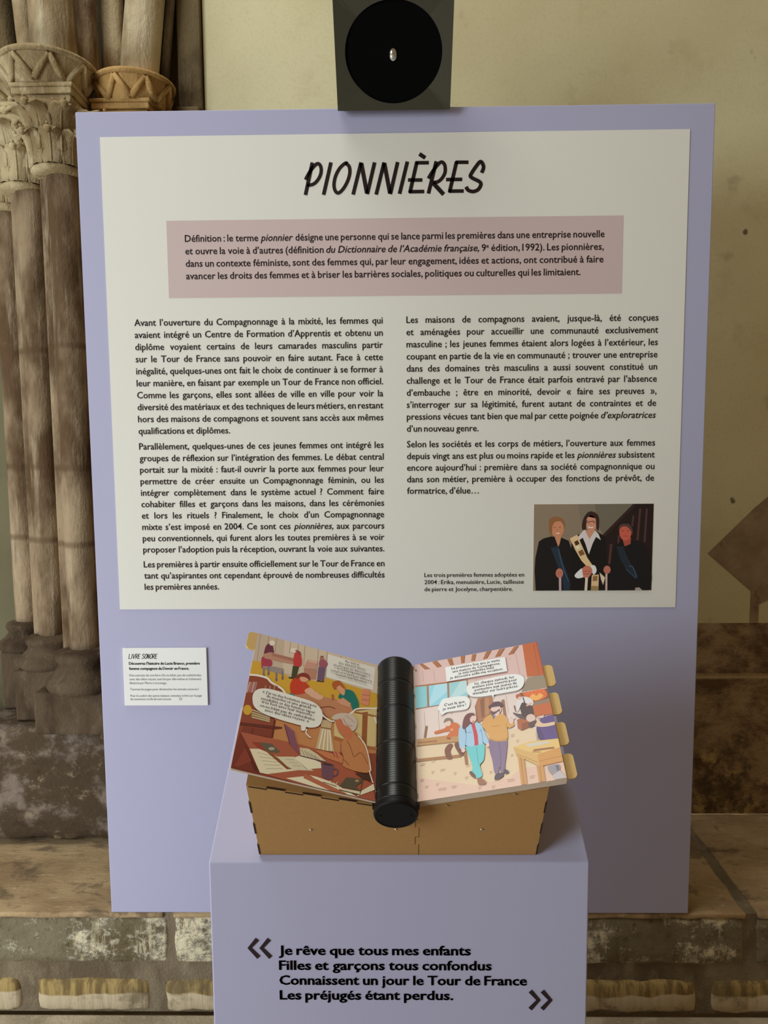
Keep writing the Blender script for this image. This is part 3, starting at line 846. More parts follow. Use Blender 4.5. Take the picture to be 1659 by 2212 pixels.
PHOTO_ART = [
([0.303,0.231,0.159],[1,0,0,129,0,3440,4670,3440,4670,0]),
([0.19,0.163,0.115],[2367,3440,3894,3440,2707,2220,2531,2608]),
([0.252,0.204,0.143],[1725,3440,2367,3440,2531,2608,1924,2302]),
([0.018,0.008,0.009],[2707,2220,3879,3440,4670,3440,4670,0,2859,0,2733,1738]),
([0.101,0.039,0.035],[4112,3251,4037,1983,4117,1976,4191,3243]),
([0.101,0.039,0.035],[4375,3248,4318,1918,4391,1913,4448,3243]),
([0.101,0.039,0.035],[3315,2205,3279,1770,3352,1762,3388,2197]),
([0.101,0.039,0.035],[3007,1865,2947,1055,3039,1046,3098,1856]),
([0.101,0.039,0.035],[3866,2976,3815,2544,3882,2534,3933,2966]),
([0.101,0.039,0.035],[3700,2671,3672,2579,3718,2563,3747,2655]),
([0.043,0.017,0.016],[2753,2113,3978,3374,3921,3431,2696,2171]),
([0.006,0.005,0.007],[107,0,53,815,78,1316,208,1970,391,2093,698,2169,1067,2127,1376,1994,1506,1620,1563,0]),
([0.676,0.303,0.167],[789,2246,1096,2214,1025,1872,974,1748]),
([0.711,0.292,0.151],[1191,2461,1177,2347,1134,2246,1066,2172,983,2132,893,2133,808,2173,738,2248,692,2350,675,2464,689,2579,732,2679,800,2753,883,2793,973,2792,1057,2752,1127,2677,1173,2576]),
([0.336,0.148,0.054],[594,2527,590,2587,585,2654,584,2719,591,2775,605,2819,625,2857,652,2888,687,2913,732,2933,787,2946,845,2953,901,2952,958,2943,1016,2926,1071,2902,1117,2870,1153,2831,1182,2783,1204,2730,1218,2678,1223,2615,1219,2544,1211,2486,1200,2461,1188,2488,1173,2551,1156,2623,1135,2679,1113,2713,1088,2741,1060,2760,1026,2772,984,2775,934,2769,884,2757,843,2742,811,2726,785,2708,763,2683,746,2650,734,2605,727,2551,722,2492,718,2433,718,2364,720,2286,720,2219,713,2185,694,2195,667,2235,639,2290,618,2341,607,2384,601,2428,597,2475]),
([0.293,0.086,0.054],[786,2506,863,2511,860,2539,783,2533]),
([0.293,0.086,0.054],[984,2504,1061,2504,1061,2532,984,2532]),
([0.9,0.86,0.696],[880,2274,1019,2273,1018,2310,880,2311]),
([0.475,0.163,0.09],[916,2465,905,2387,926,2384,937,2461]),
([0.016,0.032,0.054],[673,1718,949,1779,1110,1341,1303,808,1482,242,1447,0,1217,0,1122,558,897,1155]),
([0.039,0.097,0.159],[960,1681,977,1606,1000,1501,1027,1376,1057,1243,1091,1111,1126,991,1166,874,1214,752,1265,632,1313,521,1354,428,1383,360,1423,377,1394,445,1353,538,1305,648,1254,768,1207,889,1167,1004,1132,1122,1099,1253,1069,1385,1042,1509,1019,1614,1002,1690]),
([0.594,0.213,0.143],[1182,699,1174,633,1149,574,1110,531,1062,508,1011,508,962,532,922,575,895,634,885,701,893,767,918,826,957,869,1005,892,1056,891,1105,868,1145,824,1172,766]),
([0.626,0.438,0.457],[1014,527,1028,0,1121,0,1107,527]),
([0.293,0.102,0.076],[964,707,1119,690,1121,709,966,725]),
([0.005,0.004,0.005],[1531,0,1473,808,1486,1869,1741,2241,2475,2361,2801,2142,2900,1113,3001,706,2900,0]),
([0.802,0.725,0.716],[1742,2148,1892,2333,1998,2457,2187,2145,2382,2408,2538,2267,2641,2012,2448,2144,2316,1865,2179,1445,2039,1866,1927,2116,1791,2008]),
([0.694,0.325,0.212],[2008,2410,2397,2392,2189,2052]),
([0.729,0.325,0.203],[2474,2686,2463,2574,2425,2475,2366,2402,2293,2364,2214,2364,2140,2404,2078,2477,2037,2576,2021,2689,2032,2801,2070,2899,2129,2972,2202,3010,2281,3010,2355,2971,2417,2897,2458,2798]),
([0.043,0.017,0.014],[1921,2426,1905,2448,1893,2482,1888,2527,1888,2581,1894,2649,1906,2731,1924,2815,1950,2890,1985,2958,2029,3024,2076,3080,2123,3121,2168,3144,2214,3154,2260,3152,2306,3141,2355,3121,2407,3091,2454,3053,2492,3010,2518,2967,2535,2919,2545,2863,2552,2794,2555,2694,2553,2571,2546,2459,2535,2391,2517,2381,2491,2409,2466,2459,2447,2516,2441,2584,2443,2668,2442,2754,2429,2825,2397,2884,2355,2936,2308,2975,2263,2996,2219,2995,2173,2974,2130,2941,2096,2905,2074,2863,2060,2814,2052,2760,2045,2704,2044,2640,2049,2570,2051,2504,2044,2456,2019,2429,1984,2416,1949,2415]),
([0.07,0.022,0.018],[2020,2769,2039,2765,2065,2759,2097,2753,2130,2746,2162,2740,2191,2737,2215,2738,2236,2741,2255,2745,2273,2749,2292,2752,2313,2752,2339,2749,2371,2744,2403,2737,2435,2730,2461,2724,2480,2720,2485,2745,2466,2749,2439,2754,2408,2761,2374,2768,2342,2774,2314,2777,2290,2776,2268,2773,2249,2769,2231,2765,2213,2762,2192,2762,2165,2765,2134,2770,2101,2777,2070,2784,2043,2790,2024,2794]),
([0.475,0.195,0.136],[2204,2719,2200,2704,2187,2691,2168,2681,2144,2676,2119,2676,2094,2682,2075,2692,2062,2705,2057,2719,2061,2734,2074,2747,2093,2757,2117,2762,2142,2762,2167,2756,2186,2747,2199,2733]),
([0.475,0.195,0.136],[2449,2717,2445,2702,2432,2689,2413,2680,2389,2675,2364,2675,2340,2680,2320,2690,2307,2703,2302,2718,2306,2733,2319,2746,2338,2755,2362,2760,2387,2760,2412,2755,2431,2745,2444,2732]),
([0.9,0.9,0.9],[2125,2529,2135,2525,2148,2518,2165,2510,2184,2501,2204,2494,2224,2490,2246,2489,2268,2490,2289,2493,2309,2497,2326,2500,2337,2501,2330,2544,2317,2542,2301,2539,2282,2536,2262,2533,2244,2532,2229,2533,2215,2536,2198,2541,2182,2549,2166,2557,2153,2564,2142,2568]),
([0.9,0.637,0.346],[1421,2087,1710,2235,1870,1867,2127,1305,2348,991,2165,898,1882,1212,1628,1651]),
([0.075,0.032,0.016],[1592,1947,1729,2017,1809,1868,1656,1791]),
([0.252,0.114,0.038],[1753,1556,1920,1649,2025,1461,1848,1375]),
([0.9,0.9,0.604],[1657,1775,1779,1806,1827,1696,1705,1635]),
([0.9,0.9,0.9],[1631,603,1651,650,1695,706,1749,762,1797,806,1838,843,1878,876,1917,893,1950,883,1983,831,2017,745,2037,654,2032,585,1988,543,1916,513,1836,496,1771,492,1721,503,1674,529,1641,564]),
([0.9,0.9,0.86],[2256,991,2281,1011,2324,1019,2371,1018,2409,1006,2437,982,2460,945,2477,904,2489,865,2495,829,2494,792,2488,756,2477,724,2456,691,2427,658,2396,634,2371,631,2351,655,2334,699,2320,753,2305,803,2287,853,2267,907,2253,956]),
([0.676,0.222,0.143],[1934,868,1955,914,1989,951,2029,977,2071,992,2116,995,2168,987,2217,969,2257,945,2286,910,2310,867,2324,819,2328,772,2317,724,2293,674,2263,626,2233,584,2201,546,2166,511,2130,485,2096,475,2062,483,2027,506,1995,541,1970,586,1951,648,1936,726,1929,804]),
([0.293,0.091,0.063],[1983,764,2260,779,2259,797,1982,783]),
([0.293,0.091,0.063],[2001,654,2232,669,2230,688,1999,673]),
([0.9,0.725,0.604],[2058,526,2033,0,2139,0,2163,518]),
([0.86,0.587,0.321],[2287,0,2309,615,2586,645,2585,0]),
([0.348,0.179,0.078],[2356,577,2541,592,2530,388,2345,376]),
([0.409,0.271,0.108],[2285,0,2286,191,2580,174,2579,0]),
([0.9,0.725,0.519],[2615,723,2835,519,2764,220,2673,457]),
([0.006,0.006,0.009],[2899,0,3024,1050,3222,1829,3495,1983,4077,1995,4388,1791,4591,1104,4670,554,4670,405,4519,0]),
([0.475,0.091,0.059],[3461,2107,3823,2105,3804,1857,3577,1758]),
([0.676,0.134,0.084],[3833,2322,3821,2208,3782,2107,3720,2032,3643,1993,3560,1994,3481,2034,3416,2109,3372,2210,3355,2325,3367,2439,3406,2539,3468,2614,3545,2653,3627,2652,3706,2612,3772,2537,3815,2437]),
([0.107,0.053,0.042],[3333,2356,3324,2386,3322,2448,3328,2519,3343,2573,3369,2606,3405,2631,3447,2648,3494,2658,3548,2662,3610,2659,3671,2647,3724,2626,3769,2593,3809,2549,3842,2499,3866,2446,3879,2378,3883,2299,3880,2231,3872,2198,3861,2215,3846,2266,3824,2330,3797,2384,3764,2429,3724,2475,3680,2514,3635,2540,3585,2552,3532,2553,3480,2544,3436,2526,3401,2485,3371,2426,3348,2375]),
([0.243,0.046,0.038],[3441,2357,3533,2366,3530,2393,3438,2385]),
([0.243,0.046,0.038],[3656,2356,3747,2364,3744,2392,3652,2383]),
([0.348,0.062,0.054],[3506,2156,3675,2162,3673,2186,3505,2181]),
([0.016,0.027,0.042],[3254,1766,3515,1765,3661,1421,3856,1015,4129,528,4069,465,3675,828,3420,1235]),
([0.039,0.091,0.143],[3760,959,3779,956,3803,955,3827,952,3852,945,3876,931,3899,906,3926,859,3957,790,3988,712,4017,634,4042,566,4060,520,4106,537,4088,583,4063,650,4034,729,4002,809,3970,880,3939,935,3906,970,3870,991,3835,1001,3805,1004,3783,1006,3768,1008]),
([0.03,0.066,0.108],[3630,843,4039,465,4068,497,3658,875]),
([0.594,0.195,0.136],[3047,831,3040,775,3017,726,2980,690,2934,671,2885,671,2838,691,2799,727,2774,777,2764,832,2771,888,2795,937,2832,973,2878,992,2927,992,2973,972,3012,936,3038,887]),
([0.711,0.509,0.442],[2844,676,2853,0,2933,0,2924,675]),
([0.475,0.373,0.346],[4022,0,4032,104,4186,119,4312,9,4227,0])]

artwork('photograph_print', PHOTO_ART, lambda a, b, h: (0.271 + a, -0.0017 - h, 0.680 + b), M_PHOTO, ph)

# ------------------------------------------------------------------ small label card
card = thing('label_card', 'small white printed label card fixed to the board left of the open book', 'label', (-0.468, 0, 0.507))
m = MB()
m.box(-0.0845, 0.0850, -0.004, 0.0, -0.0595, 0.0595)
m.obj('card', M_CARD, card, False, 0.0006)
on_card = lambda a, b: (a + 0.468, -0.0043, b - 0.507)
GLY = {'L': [[(0, 1), (0, 0)], [(0, 0.03), (0.46, 0.03)]], 'I': [[(0.05, 1), (0.05, 0)]], 'V': [[(0, 1), (0.18, 0)], [(0.18, 0), (0.52, 1)]],
       'R': [[(0.05, 1), (0.05, 0)], [(0.05, 0.97), (0.34, 0.97), (0.46, 0.76), (0.34, 0.52), (0.06, 0.46)], [(0.18, 0.48), (0.52, 0)]],
       'E': [[(0.05, 1), (0.05, 0)], [(0.05, 0.97), (0.46, 0.97)], [(-0.05, 0.52), (0.38, 0.52)], [(0.05, 0.03), (0.46, 0.03)]],
       'S': [[(0.48, 0.78), (0.36, 0.98), (0.12, 0.92), (0.08, 0.66), (0.30, 0.52), (0.46, 0.34), (0.34, 0.06), (0.10, 0.04), (-0.02, 0.22)]],
       'O': [[(0.28, 1), (0.06, 0.74), (0.04, 0.24), (0.24, 0), (0.46, 0.26), (0.50, 0.74), (0.28, 1), (0.2, 0.95)]],
       'N': [[(0.04, 1), (0.04, 0)], [(0.05, 1), (0.40, 0.0)], [(0.42, 1), (0.42, 0)]]}
t = Letters()
x = -0.5405
for ch in 'LIVRE SONORE':
    if ch == ' ':
        x += 0.0028
        continue
    for st in GLY[ch]:
        t.stroke([(x + (a + 0.22 * b) * 0.0085, 0.5450 + b * 0.0098) for a, b in st], 0.0011)
    x += 0.0026 if ch == 'I' else 0.0053
t.obj('card_title', M_INK, card, on_card)
t = Letters()
t.line("Découvrez l’histoire de Lucie Branco, première", -0.5405, 0.5325, -0.397, 0.0056, weight=0.012, bold=0.02)
t.line("femme compagnon du Devoir en France.", -0.5405, 0.5220, -0.419, 0.0056, weight=0.012, bold=0.02)
t.obj('card_heading', M_INK, card, on_card)
t = Letters()
for s, z, x1, itl in (("Des extraits de son livre *On ne bâtit pas de cathédrales*", 0.5085, -0.395, False), ("*avec des idées reçues*, sont lus par elle-même et richement", 0.5005, -0.395, False),
                      ("illustrés par Marie-Lou Lesage.", 0.4925, -0.465, False), ("Tournez les pages pour déclencher les extraits sonores !", 0.4795, -0.401, False),
                      ("Pour le confort des autres visiteurs, remettez le livre sur la page", 0.4660, -0.395, True), ("de couverture à la fin de votre écoute.", 0.4590, -0.457, True)):
    t.line(s, -0.5405, z, x1, 0.0046, weight=0.0, italic=itl)
t.stroke([(-0.4405, 0.4635), (-0.4405, 0.4590), (-0.4360, 0.4590), (-0.4360, 0.4635), (-0.4405, 0.4635)], 0.0007, False)
t.stroke([(-0.4392, 0.4606), (-0.4383, 0.4620), (-0.4374, 0.4606)], 0.0006, False)
t.obj('card_text', M_GREYINK, card, on_card)

# ------------------------------------------------------------------ directional loudspeaker on top of the board
TILT = math.radians(34.5)
spk = thing('directional_loudspeaker', 'square dark glossy loudspeaker with a round black grille, perched on top of the board', 'loudspeaker', (0.0006, -0.020, 1.5875), (0, 0, 0))
S, Cc = math.sin(TILT), math.cos(TILT)
# speaker frame: a = across, b = up the face, h = towards the visitor
def sp(a, b, h):
    return (a, -b * S - h * Cc, b * Cc - h * S)
RG, CB = 0.0860, 0.0905
X0, X1, B0, B1 = -0.1035, 0.1035, 0.0, 0.186
m = MB()
v = [sp(a, b, h) for h in (-0.045, 0.0) for a, b in ((X0, B0), (X1, B0), (X1, B1), (X0, B1))]
m.add(v, [(0, 1, 2, 3), (0, 4, 5, 1), (1, 5, 6, 2), (2, 6, 7, 3), (3, 7, 4, 0)])
m.obj('housing', M_SHELL, spk, False, 0.0015)
# faceted bezel: four flat facets sloping back from the rim to the round grille
m = MB()
n = 96
outer, inner = [], []
for k in range(n):
    a = 2 * PI * (k + 0.5) / n
    ca, sa = math.cos(a), math.sin(a)
    ix, iy = RG * ca, RG * 0.925 * sa
    t1 = (X1 if ca > 0 else -X0) / max(abs(ca), 1e-6)
    t2 = ((B1 - CB) if sa > 0 else (CB - B0)) / max(abs(sa), 1e-6)
    tt = min(t1, t2)
    outer.append((tt * ca, tt * sa))
    inner.append((ix, iy))
def facet(a, b):
    d = max(abs(a) / X1, abs(b) / CB)
    return 0.004 - 0.030 * (1 - min(1.0, d)) * 0.55
corners = [(X0, B0), (X1, B0), (X1, B1), (X0, B1)]
v = []
f = []
for k in range(n):
    for tq in (0.0, 0.5, 1.0):
        a = inner[k][0] + (outer[k][0] - inner[k][0]) * tq
        b = inner[k][1] + (outer[k][1] - inner[k][1]) * tq
        v.append(sp(a, b + CB, facet(a, b)))
for k in range(n):
    j = (k + 1) % n
    for q in (0, 1):
        f.append((k * 3 + q, j * 3 + q, j * 3 + q + 1, k * 3 + q + 1))
# fill the four corners between the last ray and the true corner
for k in range(n):
    j = (k + 1) % n
    if (abs(abs(outer[k][0]) - X1) < 1e-6) != (abs(abs(outer[j][0]) - X1) < 1e-6):
        cx_, cy_ = (X1 if outer[k][0] > 0 else X0), ((B1 - CB) if outer[k][1] > 0 else -CB)
        v.append(sp(cx_, cy_ + CB, 0.004))
        f.append((k * 3 + 2, j * 3 + 2, len(v) - 1))
m.add(v, f)
# rim skirt
r_ = [sp(a, b, h) for h in (0.0, 0.004) for a, b in corners]
m.add(r_, [(0, 1, 5, 4), (1, 2, 6, 5), (2, 3, 7, 6), (3, 0, 4, 7)])
m.obj('bezel', M_SHELL, spk)
m = MB()
v = [sp(0, CB, -0.004)]
f = []
for j, rr in enumerate((0.02, 0.05, RG * 1.01)):
    hh = (-0.0040, -0.0040, -0.0030)[j]
    v += [sp(rr * math.cos(2 * PI * k / 64), CB + 0.925 * rr * math.sin(2 * PI * k / 64), hh) for k in range(64)]
for k in range(64):
    f.append((0, 1 + k, 1 + (k + 1) % 64))
    for j in (0, 1):
        f.append((1 + j * 64 + k, 1 + (j + 1) * 64 + k, 1 + (j + 1) * 64 + (k + 1) % 64, 1 + j * 64 + (k + 1) % 64))
m.add(v, f)
m.obj('grille', M_FELT, spk, True)
m = MB()
v = []
f = []
for i in range(9):
    t = i / 8 * PI / 2
    for k in range(24):
        a = 2 * PI * k / 24
        v.append(sp(0.0080 * math.cos(t) * math.cos(a) - 0.001, CB - 0.003 + 0.0115 * math.cos(t) * math.sin(a), -0.004 + 0.007 * math.sin(t)))
for i in range(8):
    for k in range(24):
        f.append((i * 24 + k, i * 24 + (k + 1) % 24, (i + 1) * 24 + (k + 1) % 24, (i + 1) * 24 + k))
m.add(v, f)
m.obj('tweeter_dome', M_LENS, spk, True)
m = MB()
m.box(-0.03, 0.03, 0.021, 0.049, 0.0125, 0.020)
m.box(-0.03, 0.03, 0.018, 0.026, 0.0125, 0.055)
m.obj('mounting_bracket', M_SHELL, spk, False, 0.001)

# ------------------------------------------------------------------ lectern pedestal
PY0, PY1, PZ0 = -0.4978, -0.2650, 0.4062
PZ1 = PZ0 + (PY1 - PY0) * math.tan(math.radians(30))
ped = thing('lectern_pedestal', 'grey-lilac sloping-topped pedestal lettered with a quotation, in front of the board', 'pedestal', (0, PY0, -0.5))
m = MB()
m.prism([(-0.2603, 0, 0), (-0.2603, 0, PZ0 + 0.5), (-0.2603, PY1 - PY0, PZ1 + 0.5), (-0.2603, PY1 - PY0, 0)], (0.5203, 0, 0))
m.obj('body', M_LILAC, ped, False, 0.0022, 3)
on_ped = lambda a, b: (a, -0.0006, b + 0.5)
t = Letters()
for i, (s, x1) in enumerate((("Je rêve que tous mes enfants", 0.0985), ("Filles et garçons tous confondus", 0.1275), ("Connaissent un jour le Tour de France", 0.1765), ("Les préjugés étant perdus.", 0.0745))):
    t.line(s, -0.1665, 0.2715 - 0.0221 * i, x1, 0.0135, weight=0.014, bold=0.016)
t.obj('quotation_text', M_VINYL, ped, on_ped)
t = Letters()
for x in (-0.2095, -0.1930):
    t.stroke([(x + 0.0135, 0.2945), (x + 0.0025, 0.2815), (x + 0.0150, 0.2675)], 0.0062, False)
t.obj('opening_quote_mark', M_VINYL, ped, on_ped)
t = Letters()
for x in (0.1795, 0.1960):
    t.stroke([(x + 0.0020, 0.2190), (x + 0.0135, 0.2055), (x + 0.0020, 0.1920)], 0.0062, False)
t.obj('closing_quote_mark', M_VINYL, ped, on_ped)

# ------------------------------------------------------------------ open talking book on the slope
# book frame: x across, y up the slope, z square to the slope
book = thing('talking_book', 'large open board-page picture book on its fibreboard case, resting on the sloping pedestal', 'book', (0, PY0 - 0.0003, PZ0 + 0.0006), (math.radians(30), 0, 0))
PAGE_L = (21.50, 0.1185, [-0.0299, -0.2048, 0.0066, 0.2387])
PAGE_R = (15.00, 0.1200, [0.0263, 0.2083, 0.0089, 0.2415])
CXB = -0.001
HW = 0.190
U0, U1 = 0.0105, 0.232
TB = math.tan(math.radians(14.8))
NV = 0.1105
NE = NV + HW * TB
T = 0.003
# front and back walls with the V-shaped top edge
def wall_poly(u):
    return [(CXB - HW, u, 0.0), (CXB + HW, u, 0.0), (CXB + HW, u, NE - 0.003), (CXB, u, NV - 0.003), (CXB - HW, u, NE - 0.003)]
m = MB()
m.prism(wall_poly(U0), (0, T, 0))
front = m.obj('case_front', M_MDF, book)
m = MB()
m.prism(wall_poly(U1 - T), (0, T, 0))
m.obj('case_back', M_MDF, book)
for s in (-1, 1):
    m = MB()
    xa, xb = CXB + s * (HW - T), CXB + s * HW
    m.box(min(xa, xb), max(xa, xb), U0 + T, U1 - T, 0.0, NE - 0.003)
    m.obj('case_side', M_MDF, book)
    # sloping lid half
    m = MB()
    m.prism([(CXB + s * 0.004, U0, NV - 0.002), (CXB + s * HW, U0, NE - 0.003), (CXB + s * HW, U0, NE), (CXB + s * 0.004, U0, NV + 0.001)], (0, U1 - U0, 0))
    m.obj('case_lid', M_MDF, book)
# scorched finger joints on the front face (three per side, along each lid edge) and the centre seam
for s in (-1, 1):
    for z0 in (0.002, 0.052, 0.100):
        x = CXB + s * (HW - 0.0010)
        m = MB()
        m.box(min(x, x + s * 0.0022), max(x, x + s * 0.0022), U0 - 0.0004, U0 + T, z0, z0 + 0.024)
        m.obj('finger_joint', M_CHAR, front)
    for k in range(7):
        xa = 0.030 + k * 0.0225
        xb = xa + 0.0225
        lo, hi = ((-0.0040, -0.0018) if k % 2 == 0 else (-0.0006, 0.0010))
        q = [(CXB + s * xa, U0 - 0.0004, NV + lo + xa * TB), (CXB + s * xb, U0 - 0.0004, NV + lo + xb * TB),
             (CXB + s * xb, U0 - 0.0004, NV + hi + xb * TB), (CXB + s * xa, U0 - 0.0004, NV + hi + xa * TB)]
        m = MB()
        m.prism(q, (0, 0.002, 0))
        m.obj('finger_joint', M_CHAR, front)
m = MB()
for z0, z1, dx in ((0.0, 0.026, 0.0), (0.026, 0.044, -0.005), (0.044, 0.066, 0.0), (0.066, 0.085, -0.005)):
    m.box(0.0272 + dx, 0.0276 + dx, U0 - 0.0003, U0, z0, z1)
    m.box(min(0.0274, 0.0274 + dx) - 0.0002, max(0.0274, 0.0274 + dx) + 0.0002, U0 - 0.0003, U0, z1 - 0.0004, z1)
m.obj('panel_seam', M_CHAR, front)
for x, z in ((-0.1167, 0.0617), (-0.0034, 0.0629), (0.1101, 0.0629)):
    m = MB()
    m.ball((x, U0 - 0.0005, z), 0.0016)
    m.obj('screw', M_STEEL, front, True)
for x, z in ((0.063, 0.1175), (0.148, 0.1415)):
    m = MB()
    m.tube([(x - 0.002, U0 - 0.001, z + 0.0015), (x + 0.002, U0 - 0.001, z - 0.001)], 0.0007, 8)
    m.obj('staple', M_STEEL, front, True)

def page_fn(P, side, drop=0.0):
    th = math.radians(P[0])
    xi, xo, u0, u1 = P[2]
    c, s = math.cos(th), math.sin(th)
    def fn(a, b, h=0.0):
        # a: out from the hinge along the page, b: up the page, h: above its printed face
        x = xi + side * a * c - side * (h - drop) * s
        z = P[1] + abs(xi) * math.tan(th) + a * s + (h - drop) * c
        return (x, u0 + b, z)
    w = abs(xo - xi) / c
    return fn, w, u1 - u0
def page_board(name, fn, w, h, t, side, mat, parent, out=0.0):
    m = MB()
    q = [fn(-0.004, 0, 0), fn(w + out, 0, 0), fn(w + out, h, 0), fn(-0.004, h, 0)]
    q2 = [fn(-0.004, 0, -t), fn(w + out, 0, -t), fn(w + out, h, -t), fn(-0.004, h, -t)]
    m.add(q + q2, [(0, 1, 2, 3), (4, 7, 6, 5), (0, 4, 5, 1), (1, 5, 6, 2), (2, 6, 7, 3), (3, 7, 4, 0)])
    return m.obj(name, mat, parent, False, 0.0004)
def tab(fn, w, b0, b1, ln, t, parent):
    """rounded thumb tab sticking out of a page's outer edge"""
    m = MB()
    r = 0.006
    pts = [(w - 0.004, b0), (w + ln - r, b0)]
    pts += [(w + ln - r + r * math.cos(a), b0 + r + r * math.sin(a)) for a in [-PI / 2 + PI / 2 * k / 5 for k in range(1, 6)]]
    pts += [(w + ln - r + r * math.cos(a), b1 - r + r * math.sin(a)) for a in [PI / 2 * k / 5 for k in range(0, 6)]]
    pts += [(w - 0.004, b1)]
    n = len(pts)
    m.add([fn(a, b, 0) for a, b in pts] + [fn(a, b, -t) for a, b in pts],
          [tuple(range(n)), tuple(range(n, 2 * n))[::-1]] + [(i, (i + 1) % n, n + (i + 1) % n, n + i) for i in range(n)])
    return m.obj('page_tab', M_TAB, parent)
def hinge(fn, h, t, parent, mat, n=4):
    """comb of knuckles that hooks a page into the spine"""
    for k in range(n + 1):
        b = 0.004 + (h - 0.014) * k / n
        q = [fn(-0.012, b, 0), fn(0.0, b, 0), fn(0.0, b + 0.008, 0), fn(-0.012, b + 0.008, 0)]
        q2 = [fn(-0.012, b, -t), fn(0.0, b, -t), fn(0.0, b + 0.008, -t), fn(-0.012, b + 0.008, -t)]
        m = MB()
        m.add(q + q2, [(0, 1, 2, 3), (4, 7, 6, 5), (0, 4, 5, 1), (1, 5, 6, 2), (2, 6, 7, 3), (3, 7, 4, 0)])
        m.obj('hinge_knuckle', mat, parent)

